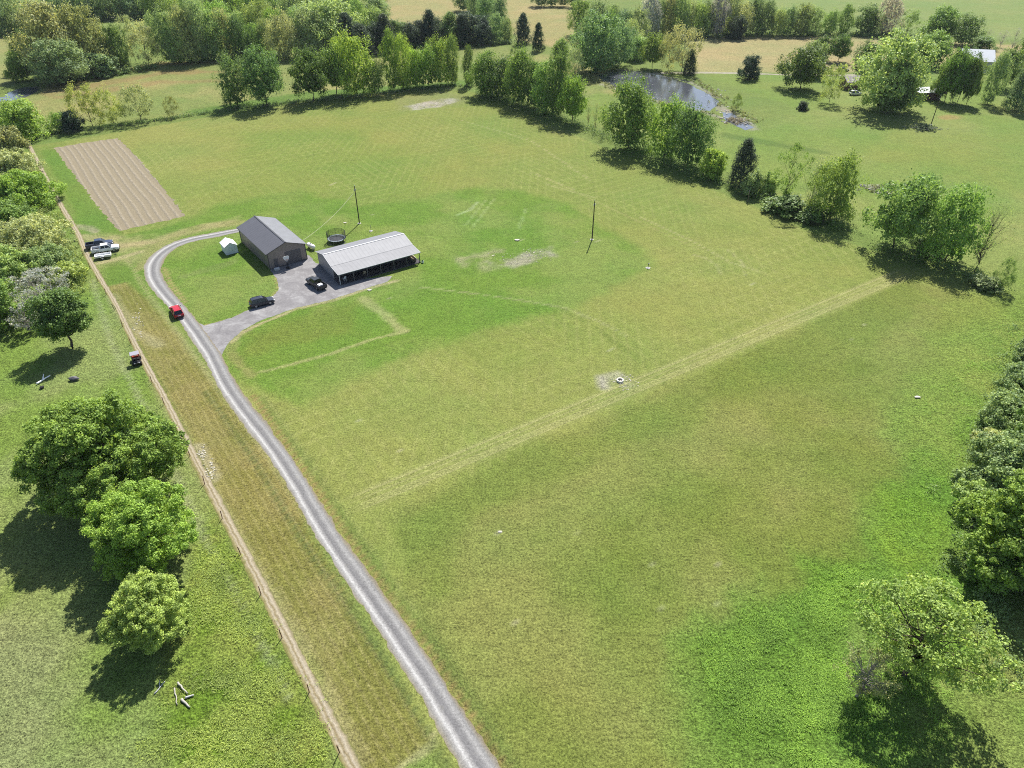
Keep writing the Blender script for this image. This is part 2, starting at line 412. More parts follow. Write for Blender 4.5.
# ground beyond the pale mower band, cut at another time
LOW = [(392, 512), (905, 281), (1010, 305), (985, 400), (900, 540), (790, 640), (690, 720), (650, 900), (500, 900), (420, 620)]
m = region(LOW, .5, .2); paint(m, blend((141, 157, 70), (161, 168, 89), sst(nA*.5+nB*.25+nD*.25, .38, .60)), .40, .05)
paint(region([(388, 514), (640, 404), (905, 283), (940, 300), (700, 420), (470, 520), (440, 580)], 3, 5)*.6, A(134, 156, 66))
# band of pale mower passes
a0, a1 = W([(352, 497)])[0], W([(905, 268)])[0]
dr = (a1-a0)/np.linalg.norm(a1-a0); nrm = np.array([-dr[1], dr[0]]); sN = (P-a0)@nrm; sL = (P-a0)@dr; LL = np.linalg.norm(a1-a0)
inb = sst(sL, -3, 4)*(1-sst(sL, LL-8, LL+4))
band = inb*sst(sN, -3.9, -3.2)*(1-sst(sN, .2, 1.0)); paint(band*.85, A(172, 179, 100), .2, .1); bandm = band
# greener yard round the buildings
YARD = [(225, 372), (262, 395), (300, 408), (345, 382), (420, 352), (470, 332), (556, 314), (600, 292), (655, 266), (640, 245), (600, 226), (570, 205), (520, 190), (470, 186), (420, 200), (360, 205), (300, 190), (215, 205), (140, 238), (104, 262), (140, 300), (200, 340)]
m = region(YARD, 2.2, 2.4); paint(m, blend((130, 165, 64), (152, 173, 84), sst(nB*.5+nA*.5, .42, .62)), .3, .15)
paint(region([(240, 130), (330, 125), (420, 160), (440, 200), (330, 200), (215, 205)], 10, 10)*.4, A(132, 166, 66))
paint(region([(238, 360), (300, 340), (360, 335), (352, 305), (300, 318), (250, 335)], 2, 3)*.45, A(146, 150, 70))
paint(region([(40, 150), (56, 150), (122, 236), (180, 225), (196, 232), (150, 246), (100, 262)], 1, 1), A(130, 163, 68), .3, 0)
paint(region([(36, 147), (70, 142), (56, 150), (120, 236), (112, 240), (60, 175)], 1.5, 1)*.5, A(132, 163, 70), .3, 0)
# worn, straw-littered marks round the yard
def streak(line, wdt, col, k, amp=1.0, wl=None):
    dd = pdist(P, W(line)); paint(np.clip(1-sst(dd+(nC-.5)*amp*1.5*wdt, wdt*.5, wdt*1.2), 0, 1)*k*np.clip(.35+1.2*nC, 0, 1), A(*col), wl)
streak([(364, 299), (384, 315), (402, 330)], 1.3, (204, 202, 138), .6)
streak([(406, 331), (370, 340), (330, 354), (300, 362), (262, 372)],   .5, (206, 202, 138), .6)
streak([(396, 281), (366, 289), (333, 300), (296, 309), (262, 323), (243, 332), (231, 343)], .5, (214, 200, 150), .9)
streak([(234, 343), (230, 352), (240, 366), (252, 376)], 1.0, (178, 172, 108), .6)
streak([(420, 287), (470, 293), (520, 300), (565, 308), (600, 322), (625, 335)], .35, (198, 196, 140), .5)
streak([(560, 308), (600, 330), (640, 362), (668, 386)], .3, (120, 140, 62), .6)
streak([(478, 202), (470, 210), (457, 215)], .6, (190, 206, 140), .8); streak([(486, 200), (475, 213), (466, 225)], .35, (182, 200, 122), .7)
streak([(494, 199), (484, 212), (472, 228)], .35, (186, 204, 126), .7); streak([(526, 209), (518, 230)], .4, (176, 200, 120), .7)
for line in ([(693, 255), (706, 258), (717, 266), (720, 276)], [(728, 250), (742, 262), (745, 272)], [(640, 217), (690, 240), (730, 262), (765, 274)], [(548, 185), (596, 198)], [(530, 172), (575, 190)], [(460, 120), (530, 140), (590, 180)]):
    streak(line, .3, (206, 200, 140), .6)
streak([(545, 178), (700, 250)], .3, (205, 192, 130), .35)
m = region([(455, 258), (500, 250), (550, 246), (556, 256), (520, 264), (488, 270), (460, 268)], 1.2, 2.2); paint(m*np.clip(nC*2.4-1.0, 0, 1), A(188, 186, 136), .6)
m = region([(490, 262), (520, 252), (550, 247), (555, 256), (530, 264), (500, 270)], .8, 1.5); paint(m*np.clip(nC*2.4-1.0, 0, 1), A(192, 188, 160), .6)
m = region([(404, 106), (420, 103), (450, 98), (462, 100), (440, 107), (412, 111)], 1.0, 2.5); paint(m*np.clip(nC*2.2-.45, 0, 1), A(230, 224, 206), .9)
m = region([(395, 98), (440, 92), (470, 95), (465, 104), (400, 112)], 2, 3); paint(m*.35, A(160, 158, 110))
m = region([(600, 376), (618, 372), (640, 376), (640, 386), (620, 391), (602, 386)], .9, 1.6); paint(m*np.clip(nC*1.9-.4, 0, 1), A(212, 206, 178), .9)
for px, py in ((424, 232), (445, 222), (333, 184), (519, 239), (521, 240), (560, 287), (598, 241), (577, 242), (612, 241), (372, 215), (390, 298), (335, 297), (371, 289), (540, 483), (578, 455), (575, 533), (606, 723), (653, 564), (664, 608), (716, 605), (517, 621), (499, 532), (864, 325), (853, 339), (917, 397), (744, 275), (753, 284), (720, 563), (740, 562), (588, 452), (425, 485), (402, 450), (360, 420), (610, 350)):
    streak([(px-2.2, py+1), (px+2.2, py-1)], .16, (216, 210, 168), .5, .6)
# brown mown strip between the dirt path and the drive
STRIP = [(106, 287), (126, 282), (150, 300), (196, 362), (250, 430), (300, 510), (372, 640), (436, 742), (402, 768), (372, 790), (350, 760), (300, 655), (225, 505), (170, 400)]
m = region(STRIP, .6, .5); paint(m, blend((152, 150, 76), (165, 158, 90), sst(nB, .4, .6)), .35, 0)
dv = W([(232, 397), (481, 768)]); dd = (dv[1]-dv[0])/np.linalg.norm(dv[1]-dv[0]); nn = np.array([-dd[1], dd[0]]); q = (P-dv[0])@nn
rows = m.copy()
paint(region([(104, 262), (140, 256), (152, 282), (128, 282), (108, 285)], 1, .8), A(128, 160, 66), .3, 0)
streak([(126, 258), (146, 290), (190, 350), (230, 402), (300, 500), (382, 620), (432, 700)], .55, (206, 198, 140), .55)
streak([(398, 768), (436, 742), (430, 728)], .5, (206, 200, 140), .8)
streak([(110, 296), (135, 330), (158, 345)], 1.3, (208, 200, 152), .5); streak([(197, 446), (207, 462), (214, 478)], 1.0, (206, 200, 160), .6)
streak([(150, 382), (176, 430), (220, 505), (270, 590), (330, 700), (360, 760)], .9, (206, 196, 140), .5)
# dry verge along the drive and round the turning loop
streak([(253, 396), (300, 465), (350, 540), (436, 660), (505, 768)], .42, (172, 150, 94), .9, .5)
streak([(262, 398), (310, 465), (360, 540), (446, 660), (515, 768)], .8, (112, 136, 66), .55, .6)
streak([(206, 392), (256, 462), (302, 540), (384, 660), (448, 768)], .45, (116, 132, 74), .75, .5)
streak([(140, 268), (152, 250), (172, 236), (205, 226), (238, 222)], 2.2, (186, 178, 116), .7)
streak([(82, 236), (100, 240), (120, 246), (150, 242)], 1.6, (206, 192, 140), .8); streak([(96, 264), (120, 258), (140, 252)], 1.0, (214, 200, 150), .8)
streak([(76, 226), (88, 228), (96, 232)], 1.2, (200, 188, 150), .8)
for line in ([(190, 322), (200, 327), (232, 319), (256, 308), (272, 300), (280, 289), (276, 277)], [(164, 268), (170, 283), (186, 303)]): streak(line, .45, (206, 182, 124), .8)
streak([(185, 276), (215, 268), (232, 262)], 1.6, (150, 166, 92), .6)
# rough pasture left of the path
LEFTP = [(-400, 140), (28, 150), (80, 246), (118, 322), (160, 402), (212, 512), (296, 672), (348, 780), (380, 900), (-400, 900)]
m = region(LEFTP, .5, .3); paint(m, blend((146, 174, 76), (166, 182, 102), sst(nB*.5+nA*.5, .4, .62)), .75, 0)
m = region([(212, 512), (296, 672), (348, 790), (180, 790), (160, 700), (195, 560)], 2, 3); paint(m, blend((140, 168, 60), (168, 180, 84), sst(nC, .35, .7)), 1.0)
m = region([(-50, 600), (60, 640), (90, 800), (-50, 800)], 4, 4); paint(m*.7, A(166, 176, 116))
streak([(92, 280), (110, 340), (160, 440), (200, 530), (245, 610), (290, 700)], .5, (196, 200, 150), .5)
# lush growth at the lower right
m = region([(700, 640), (760, 610), (800, 560), (840, 545), (880, 490), (900, 430), (940, 380), (980, 320), (1030, 290), (1200, 300), (1200, 900), (700, 900), (690, 720)], 3.5, 6)
paint(m, blend((124, 165, 62), (152, 178, 86), sst(nB*.6+nA*.4, .40, .62)), .8, 0)
m = region([(700, 650), (770, 610), (830, 620), (850, 690), (800, 760), (720, 740)], 3, 5); paint(m*.85, blend((112, 156, 56), (146, 178, 68), nC), 1.0)
m = region([(800, 566), (850, 545), (880, 570), (850, 610), (806, 600)], 2, 3); paint(m*.85, blend((112, 160, 54), (148, 180, 64), nC), 1.0)
m = region([(880, 490), (930, 480), (950, 540), (930, 600), (880, 560)], 3, 4); paint(m*.8, blend((120, 170, 52), (158, 186, 66), nC), .9)
m = region([(930, 660), (1060, 620), (1060, 800), (920, 800)], 4, 5); paint(m*.5, A(168, 178, 96))
m = region([(940, 350), (990, 350), (980, 400), (930, 420)], 3, 5); paint(m*.5, A(186, 188, 100))
paint(region([(935, 300), (1060, 285), (1060, 480), (935, 480), (905, 430)], 4, 6)*.6, blend((132, 168, 64), (166, 184, 84), nC), .9)
# rubbly and marshy rims
for line, wd in (([(716, 105), (735, 116), (752, 128)], 2.6), ([(600, 84), (640, 96), (664, 103), (700, 111), (722, 118)], 1.4), ([(610, 70), (640, 71), (690, 82), (718, 98)], 1.2), ([(870, 186), (900, 196), (925, 202)], 2.0)):
    streak(line, wd, (196, 188, 168), .75, 1.2, .9)
m = region([(84, 238), (100, 236), (150, 238), (200, 224), (240, 216), (240, 226), (180, 236), (150, 250), (135, 262), (100, 266)], 1.5, 2); paint(m*np.clip(nC*1.9-.45, 0, 1)*.85, A(200, 190, 132))
tint = tint*np.array([1, 1, 1.12])
tint = np.clip(tint*(0.93+.14*nC[:, None]), 0, .6)
idx = np.arange(NX*NY).reshape(NY, NX)
F = np.stack([idx[:-1, :-1], idx[:-1, 1:], idx[1:, 1:], idx[1:, :-1]], -1).reshape(-1, 4)
# gentle swells of the farther country; the farmed ground itself is level
far = sst(np.hypot(x*.6, y-120), 600, 1500); gz = far*(fbm(x, y, 500, 7)-.35)*38
V = np.stack([x, y, gz], 1)
me = arr_mesh('ground', V, F, {'tint': ('FLOAT_COLOR', np.concatenate([tint, np.ones((len(P), 1))], 1)), 'wild': ('FLOAT', wild), 'mow': ('FLOAT', mow), 'rows': ('FLOAT', rows), 'band': ('FLOAT', bandm)}, True)
tag(link('ground', me, M['ground']), kind='structure')

# ------------------------------------------------------------------ sheets on the ground
def smooth_line(pts, step=.8):
    pts = [Vector(p) for p in pts]; out = []
    for i in range(len(pts)-1):
        p0, p1, p2, p3 = pts[max(i-1, 0)], pts[i], pts[i+1], pts[min(i+2, len(pts)-1)]
        n = max(2, int((p2-p1).length/step))
        for k in range(n):
            t = k/n; out.append(.5*((2*p1)+(-p0+p2)*t+(2*p0-5*p1+4*p2-p3)*t*t+(-p0+3*p1-3*p2+p3)*t**3))
    out.append(pts[-1]); return out
def strip(name, px, widths, z, mat, jit=.12, step=.7):
    ctr = smooth_line([(*at(*p)[:2], wd) for p, wd in zip(px, widths)], step); V = []; AC = []; K = 8
    rr = random.Random(len(name)); sl, sr = 0.0, 0.0
    for i, c in enumerate(ctr):
        a, b = ctr[max(i-1, 0)], ctr[min(i+1, len(ctr)-1)]; t = Vector((b.x-a.x, b.y-a.y)).normalized(); nv = Vector((t.y, -t.x)); hw = c.z/2
        sl = .86*sl+rr.uniform(-1, 1)*jit*.45; sr = .86*sr+rr.uniform(-1, 1)*jit*.45
        for k in range(K+1):
            u = -1+2*k/K; off = u*hw+(rr.uniform(-jit, jit)*.7+(sl if k == 0 else sr) if k in (0, K) else 0)
            V.append((c.x+nv.x*off, c.y+nv.y*off, z)); AC.append(u)
    F = [(i*(K+1)+k, i*(K+1)+k+1, (i+1)*(K+1)+k+1, (i+1)*(K+1)+k) for i in range(len(ctr)-1) for k in range(K)]
    me = arr_mesh(name, V, F, {'across': ('FLOAT', AC)})
    return tag(link(name, me, mat), kind='structure')
def sheet(name, px, z, mat, jit=.2, step=1.0, smooth=True):
    pts = [Vector((*at(*p)[:2], 0)) for p in px]; rr = random.Random(len(px)); out = []
    for i in range(len(pts)):
        a, b = pts[i], pts[(i+1) % len(pts)]; n = max(1, int((b-a).length/step))
        for k in range(n): out.append(a.lerp(b, k/n)+Vector((rr.uniform(-jit, jit), rr.uniform(-jit, jit), z)))
    bm = bmesh.new(); f = bm.faces.new([bm.verts.new(p) for p in out]); bmesh.ops.triangulate(bm, faces=[f])
    bmesh.ops.recalc_face_normals(bm, faces=bm.faces)
    me = bpy.data.meshes.new(name); bm.to_mesh(me); bm.free()
    me.attributes.new('across', 'FLOAT', 'POINT')
    return tag(link(name, me, mat), kind='structure')
strip('driveway', [(545, 870), (481, 768), (414, 660), (331, 540), (282, 460), (231, 392), (209, 351), (188, 321), (175, 305), (161, 289), (154, 277), (153, 267), (159, 256), (173, 246), (192, 239.5), (215, 235), (240, 230)],
      [3.1, 3.1, 3.0, 2.95, 2.9, 2.9, 3.0, 3.0, 3.0, 3.1, 3.3, 3.5, 3.5, 3.3, 3.1, 3.0, 2.8], .008, M['gravel'], .20)
sheet('gravel_yard', [(195, 322), (205, 325.5), (231, 318), (255, 307), (271, 299.5), (279, 289), (277, 279), (271, 271), (268, 262), (309, 255), (316, 263), (330, 268), (352, 280), (392, 276), (388, 281.4), (364, 289), (331, 299.5), (294, 308.5), (259, 321.3), (242.5, 330), (230, 341), (223, 352), (220, 362), (214, 362), (206, 350)], .004, M['pad'], .12, .6)
strip('dirt_path', [(24, 138), (29.5, 146), (51, 187), (62.5, 208), (78, 234), (86, 253), (98, 275), (115, 303), (132, 338), (151, 374), (164, 397), (187.5, 444), (222, 511), (257, 577), (298.5, 660), (340, 741), (362, 785), (400, 860)],
      [1.2, 1.2, 1.2, 1.3, 1.3, 1.3, 1.1, 1.1, 1.1, 1.2, 1.2, 1.3, 1.5, 1.5, 1.6, 1.6, 1.6, 1.6],   .004, M['path'], .12, .6)
sheet('garden_plot', [(54, 148), (80, 143.5), (118, 138), (140, 160), (186, 216), (150, 224), (119, 231), (95, 203), (72, 172)], .004, M['plot'], .38, .8)
strip('far_lane', [(640, 74), (700, 72.6), (760, 74), (800, 75), (850, 75), (900, 73)], [2.6]*6, .004, M['lane'], .5, 2)
strip('field_lane', [(96, 19), (118, 17), (142, 18), (158, 20)], [3]*4, .004, M['lane'], .5, 2)
sheet('pond_water', [(597, 75), (608, 72), (622, 70.5), (642, 72), (662, 75.5), (687, 83.5), (702, 90.5), (717, 99.5), (719, 104), (710, 111), (698, 110), (687, 107.5), (662, 101), (640, 96), (622, 90), (606, 83)], .02, M['water'], .5, 2)
sheet('small_pond_water', [(-12, 99), (4, 97), (9, 92), (23, 87.4), (37, 86.5), (42, 88), (33, 94), (25, 97.5), (13, 100.5), (-12, 102)], .02, M['water'], .4, 2)
sheet('marsh_channel', [(722, 112), (734, 113), (742, 120), (752, 127), (746, 130), (734, 125), (724, 119)], .02, M['water'], .6, 2)
sheet('concrete_apron', [(272, 270.8), (308.5, 262.2), (311.5, 264), (275, 274.5)], .012, plain('apron', alb(190, 186, 184), .9), .02, 5)
# ------------------------------------------------------------------ trees
def profile(kind, t):
    if kind == 'cone': return (1-t)**.5*np.minimum(1, .6+t*4)
    if kind == 'bush': return np.sqrt(np.clip(1-t*t, 0, 1))
    if kind == 'tall': return np.sin(np.pi*np.clip(t*.90+.09, 0.02, 1)**.88)**.62
    if kind == 'column': return np.sin(np.pi*np.clip(t, 0.02, 1)**.9)**.4
    if kind == 'vase': return np.sin(np.pi*np.clip(t, 0.02, .98)**1.5)**.8
    return np.sin(np.pi*np.clip(t*.90+.08, 0, 1)**.90)**.75
def leaves_at(C, CR, per, size, rng, up=.35, squash=.8, val=None, out=None):
    """leaf-sized faces gathered in clumps: returns V, leaf value"""
    n = len(C)*per; ci = np.repeat(np.arange(len(C)), per)
    d = rng.normal(size=(n, 3))
    if out is not None: d += out[ci]*.9
    d /= np.linalg.norm(d, axis=1)[:, None]
    r = CR[ci]*np.clip(rng.normal(.78, .26, n), .05, 1.5); p = C[ci]+d*r[:, None]*np.array([1, 1, squash])
    nr = d*.8+rng.normal(size=(n, 3))*.6+np.array([0, 0, up]); nr /= np.linalg.norm(nr, axis=1)[:, None]
    t = np.cross(nr, rng.normal(size=(n, 3))); t /= np.linalg.norm(t, axis=1)[:, None]; b = np.cross(nr, t)
    s = size*rng.uniform(.6, 1.25, n)[:, None]; asp = rng.uniform(.5, .85, n)[:, None]
    V = np.stack([p-t*s*.5, p+b*s*asp*.5, p+t*s*.5, p-b*s*asp*.5], 1).reshape(-1, 3)
    lv = rng.uniform(.2, .8, n)+(val[ci] if val is not None else 0)
    return V, np.repeat(np.clip(lv, 0, 1), 4)
def crown_clumps(kind, b, n, rng, crk=.26, hollow=.35):
    if kind in ('cone', 'vase', 'column'):
        t = rng.uniform(0, 1, n)**.85; R = profile(kind, t)*.5
        a = (np.arange(n)*2.39996+rng.normal(0, .35, n)); ph = rng.uniform(0, 6, 3)
        lob = 1+.13*np.sin(a*2+ph[0])+.12*np.sin(a*3+t*5+ph[1])+.10*np.sin(a*5-t*8+ph[2])
        u = np.where(rng.uniform(0, 1, n) < .7, rng.uniform(.78, 1.06, n), rng.uniform(hollow*.6, .8, n))
        rr = R*lob*u*.90; zz = b+(1-b)*(t*.95+.02); C = np.stack([rr*np.cos(a), rr*np.sin(a), zz], 1)
        return C, .5*crk*rng.uniform(.5, 1.35, n)*(.6+.4*profile(kind, t))
    # limbs carry their own lobes of foliage: uneven outline, hollows between them
    k = 11; tl = np.concatenate([np.linspace(.16, .80, k-1)+rng.normal(0, .05, k-1), [.84]]); al = np.arange(k)*2.39996+rng.uniform(0, 6)+rng.normal(0, .3, k)
    pr = profile(kind, np.clip(tl, .02, .98)); rl = .5*pr*rng.uniform(.46, .64, k); rl[-1] = .12
    LC = np.stack([rl*np.cos(al), rl*np.sin(al), b+(1-b)*tl], 1); LR = .5*pr*rng.uniform(.42, .62, k)+.06; LZ = (1-b)*rng.uniform(.15, .24, k)
    li = rng.choice(k, n, p=LR/LR.sum()); d = rng.normal(size=(n, 3)); o = LC[li]*np.array([2, 2, 0])+np.array([0, 0, .35]); d += o*.9
    d /= np.linalg.norm(d, axis=1)[:, None]; u = rng.uniform(.62, 1.02, n)[:, None]
    C = LC[li]+d*u*np.stack([LR[li], LR[li], LZ[li]], 1)
    C[:, 2] = np.clip(C[:, 2], b*.8+.01, .99); C[:, :2] = np.clip(C[:, :2], -.56, .56)
    return C, .5*crk*rng.uniform(.5, 1.35, n)
def core(pf, b, n, rng, size):
    """twigs and inner leaves that close the middle of the crown"""
    t = rng.uniform(.03, .9, n); R = profile(pf, t)*.5*.80*rng.uniform(0, 1, n)**.5; a = rng.uniform(0, 6.28, n)
    C = np.stack([R*np.cos(a), R*np.sin(a), b+(1-b)*t], 1); return C
def outward(C, b):
    o = np.stack([C[:, 0]*2, C[:, 1]*2, (C[:, 2]-(b*.5+.42))*1.6], 1); return o/np.maximum(np.linalg.norm(o, axis=1), 1e-6)[:, None]
def tube_arr(pts, rad, n):
    V = []; F = []
    for i, p in enumerate(pts):
        dr = (pts[min(i+1, len(pts)-1)]-pts[max(i-1, 0)]).normalized(); q = dr.to_track_quat('Z', 'Y')
        for k in range(n):
            t = 2*math.pi*k/n; V.append(p+q @ Vector((math.cos(t)*rad[i], math.sin(t)*rad[i], 0)))
    for i in range(len(pts)-1):
        for k in range(n): F.append((i*n+k, i*n+(k+1) % n, (i+1)*n+(k+1) % n, (i+1)*n+k))
    return V, F
def trunk_mesh(name, C, b, top, r0, limbs, rng, W_, H_, twigs=0, sides=6, fork=0):
    """tapered trunk and limbs that run out to leaf clumps; metres"""
    V = []; F = []
    def add(pts, rad, n):
        v, f = tube_arr(pts, rad, n); o = len(V); V.extend(v); F.extend([tuple(i+o for i in q) for q in f])
    j = lambda s: Vector((rng.uniform(-s, s), rng.uniform(-s, s), 0))
    spine = [Vector((0, 0, -.15)), Vector((0, 0, .04*H_))+j(.01*W_)]
    for k in range(1, 6): spine.append(Vector((0, 0, top*H_*k/5))+j(.035*W_))
    rad = [r0*1.5, r0]+[r0*(1-.16*k) for k in range(1, 6)]
    add(spine, rad, sides+2)
    order = np.argsort(rng.uniform(0, 1, len(C)))[:limbs]
    for ii, i in enumerate(order):
        e = Vector(C[i]*np.array([W_, W_, H_])); z0 = max(b*H_*.75, min(top*H_*.92, e.z-Vector((e.x, e.y)).length*rng.uniform(.5, .9)))
        f = z0/(top*H_)*5; k = min(5, max(0, int(f))); s = spine[1+k].lerp(spine[min(6, 2+k)], min(1, max(0, f-k)))
        m1 = s.lerp(e, .35)+Vector((0, 0, -.02*H_))+j(.03*W_); m2 = s.lerp(e, .7)+j(.03*W_)
        rr = r0*rng.uniform(.32, .5)*(1-.5*z0/H_); add([s, m1, m2, e], [rr, rr*.72, rr*.45, rr*.15], sides-1)
        for _ in range(twigs):
            t0 = rng.uniform(.3, .95); p0 = s.lerp(e, t0) if t0 < .35 else (m1.lerp(m2, (t0-.35)/.35) if t0 < .7 else m2.lerp(e, (t0-.7)/.3))
            dv = Vector(rng.normal(size=3))+Vector((0, 0, .7))+(e-s).normalized()*.8; q = p0+dv.normalized()*rng.uniform(.07, .17)*H_
            add([p0, p0.lerp(q, .5)+j(.015*W_), q], [rr*.28, rr*.2, rr*.06], 3)
    return arr_mesh(name, [tuple(v) for v in V], F, None, True)
def quads(nv): return np.arange(nv).reshape(-1, 4)
# kind: (profile, crown base, clumps, leaves per clump, leaf size/H, clump size, hollow, limbs, twigs, trunk top, trunk radius/H)
KIND = {
 'broad':  ('broad', .05, 120, 85, .036, .30, .45, 14, 0, .70, .020),
 'round':  ('broad', .20, 100, 85, .038, .30, .45, 12, 0, .70, .018),
 'tall':   ('tall', .05, 110, 85, .032, .33, .40, 12, 0, .80, .016),
 'column': ('column', .03, 100, 85, .030, .36, .30, 8, 0, .85, .014),
 'thin':   ('tall', .14, 90, 70, .032, .26, .30, 22, 2, .80, .014),
 'vase':   ('vase', .15, 80, 42, .030, .24, .35, 26, 2, .70, .016),
 'bare':   ('vase', .12, 70, 14, .024, .24, .30, 40, 6, .72, .017),
 'cedar':  ('cone', .01, 130, 85, .030, .30, .40, 6, 0, .9, .016),
 'ball':   ('bush', .0, 100, 95, .042, .32, .50, 8, 0, .6, .022),
 'bush':   ('bush', .0, 64, 80, .062, .34, .45, 8, 0, .6, .022),
 'low':    ('bush', .0, 56, 60, .085, .32, .45, 10, 1, .5, .03),
}
PROTO = {}
def proto(kind, var):
    if (kind, var) not in PROTO:
        pf, b, nc, per, ls, ck, ho, li, tw, top, tr = KIND[kind]
        rng = np.random.default_rng(100+var*31+sum(map(ord, kind)))
        C, CR = crown_clumps(pf, b, nc, rng, ck, ho)
        V, lv = leaves_at(C, CR, per, ls, rng, val=rng.uniform(-.2, .2, nc), out=outward(C, b))
        if kind not in ('thin', 'vase', 'bare'):
            V2, lv2 = leaves_at(core(pf, b, 260, rng, ls), np.full(260, .04), 8, ls*1.9, rng, up=.1)
            V = np.concatenate([V, V2]); lv = np.concatenate([lv, lv2])
        V[:, 2] = np.maximum(V[:, 2], .004)
        cm = arr_mesh('crown', V, quads(len(V)), {'leaf': ('FLOAT', lv)})
        cm.materials.append(M['leaf'])
        tm = trunk_mesh('trunk', C, b, top, tr, li, rng, 1, 1, tw); tm.materials.append(M['bark'])
        PROTO[kind, var] = (cm, tm)
    return PROTO[kind, var]
C_ = dict(DG=(0.070, 0.119, 0.032), MG=(0.106, 0.172, 0.042), VG=(0.136, 0.217, 0.040), YG=(0.175, 0.228, 0.066), PG=(0.207, 0.244, 0.111), OL=(0.170, 0.193, 0.080), BT=(0.114, 0.178, 0.036), FT=(0.175, 0.239, 0.064), OT=(0.143, 0.207, 0.053),
          GR=(0.196, 0.217, 0.207), CD=(.032, .052, .032), BG=(0.098, 0.155, 0.064), SG=(.128, .184, .074), LG=(0.157, 0.225, 0.070))
PROTO_N = {}
TREES = []
def place(name, label, cat, kind, x, y, H, Wd, col, group=None, pale=False, var=None):
    i = len(TREES); rr = random.Random(i*7+3)
    cm, tm = proto(kind, (i % 4) if var is None else var)
    r = thing(name, label, cat, (x, y, 0), rr.uniform(0, 6.28), group)
    s = rr.uniform(.92, 1.08)
    c = link('crown', cm, None, r); c.scale = (Wd*s, Wd/s, H); t = link('trunk', tm, None, r); t.scale = (Wd*.9, Wd*.9, H)
    k = rr.uniform(.88, 1.14); cc = C_[col]; c.color = (cc[0]*k*rr.uniform(.92, 1.1), cc[1]*k, cc[2]*k*rr.uniform(.85, 1.15), 1)
    if pale or col == 'GR':
        t.material_slots[0].link = 'OBJECT'; t.material_slots[0].material = M['pale_bark']
    TREES.append(r); return r
def tree(label, kind, bx, by, top, wpx, col, group=None, name=None, cat=None, pale=False, var=None):
    """bx,by: foot of the tree in the photo; top: its highest row; wpx: crown width"""
    p = at(bx, by); b = KIND[kind][1]
    lo, hi = .3, 40
    for _ in range(40):
        H = (lo+hi)/2; sc = scale_at(p.x, p.y, H/2); Wd = wpx/sc*.98; R = Wd/2; Rz = (1-b)*H/2; zc = (1+b)*H/2
        phi = math.atan2(CAM_H-H/2, math.hypot(p.x, p.y)); k = math.sin(phi), math.cos(phi)
        h = sc*(zc*k[1]+math.sqrt((R*k[0])**2*.7+(Rz*k[1])**2))
        if h > by-top: hi = H
        else: lo = H
    H = max(H, .6)
    if name is None: name = {'cedar': 'cedar_tree', 'ball': 'round_tree', 'bush': 'bush', 'low': 'bush', 'bare': 'bare_tree'}.get(kind, 'deciduous_tree')
    if cat is None: cat = 'bush' if kind in ('bush', 'low') else 'tree'
    return place(name, label, cat, kind, p.x, p.y, H, Wd, col, group, pale, var)
ORD = 'first second third fourth fifth sixth seventh eighth ninth tenth eleventh twelfth thirteenth fourteenth fifteenth sixteenth seventeenth eighteenth nineteenth twentieth twenty-first twenty-second twenty-third twenty-fourth'.split()
def row(fmt, specs, group, **kw):
    rr = random.Random(len(specs)*13+len(fmt))
    for i, s in enumerate(specs):
        s = list(s); hh = (s[2]-s[3]); s[3] = s[2]-hh*rr.uniform(.80, 1.2); s[4] *= rr.uniform(.9, 1.3); s[2] += rr.uniform(-.8, .8)
        tree(fmt.format(ORD[i]), *s, group=group, **kw)

# fence row along the top left of the mown field
g = 'trees along the upper fence row'
tree('vivid light green rounded tree at the head of the dirt path', 'ball', 28, 138, 103, 40, 'VG', g)
tree('small light green sapling between the vivid round tree and a dark bush', 'tall', 61, 131, 113, 15, 'VG', g)
tree('dark rounded bush beside the small light green sapling behind the garden plot', 'bush', 74, 131, 112, 21, 'CD', g)
tree('slim pale tree leaning behind the garden plot, next to the dark bush', 'thin', 93, 127, 86, 30, 'YG', g)
tree('slim pale tree behind the garden plot between a twin and an olive tree', 'thin', 114, 124, 90, 24, 'YG', g)
tree('olive tree with open crown behind the right corner of the garden plot', 'thin', 141, 121, 86, 30, 'OL', g, var=1)
tree('tiny thin sapling alone in the upper fence row', 'thin', 174, 117, 98, 13, 'OL', g)
tree('dark green tree, left one of a touching pair in the fence row', 'tall', 238, 106, 60, 32, 'DG', g)
tree('dark green tree, right one of a touching pair in the fence row', 'round', 267, 106, 55, 38, 'DG', g)
tree('dark green tree with visible short trunk standing alone in the fence row', 'round', 314, 101, 53, 34, 'DG', g)
tree('slender tree with thin bare trunk left of a big bright tree', 'round', 337, 95, 51, 28, 'MG', g)
tree('big bright green tree with pale right side in the fence row', 'tall', 357, 95, 38, 40, 'VG', g)
tree('short dark tree at the foot of the big bright tree', 'tall', 375, 94, 62, 20, 'DG', g)
row('{} from the left in the close line of bright green trees above the white stones', [
    ('column', 393, 91, 39, 20, 'MG'), ('column', 404, 89, 37, 20, 'VG'), ('tall', 416, 88, 44, 22, 'VG'), ('tall', 428, 86, 43, 22, 'VG'),
    ('tall', 441, 85, 40, 24, 'VG'), ('column', 453, 84, 43, 15, 'MG')], g)
tree('thin dark tree standing at the bend of the fence row', 'column', 469, 86, 50, 12, 'DG', g)
row('{} from the left in the dense dark treeline right of the fence row bend', [
    ('broad', 486, 96, 50, 30, 'MG'), ('tall', 503, 98, 52, 26, 'DG'), ('broad', 519, 104, 53, 30, 'MG'), ('tall', 534, 108, 56, 26, 'DG'),
    ('broad', 546, 113, 60, 28, 'MG'), ('tall', 558, 117, 66, 22, 'DG')], g)
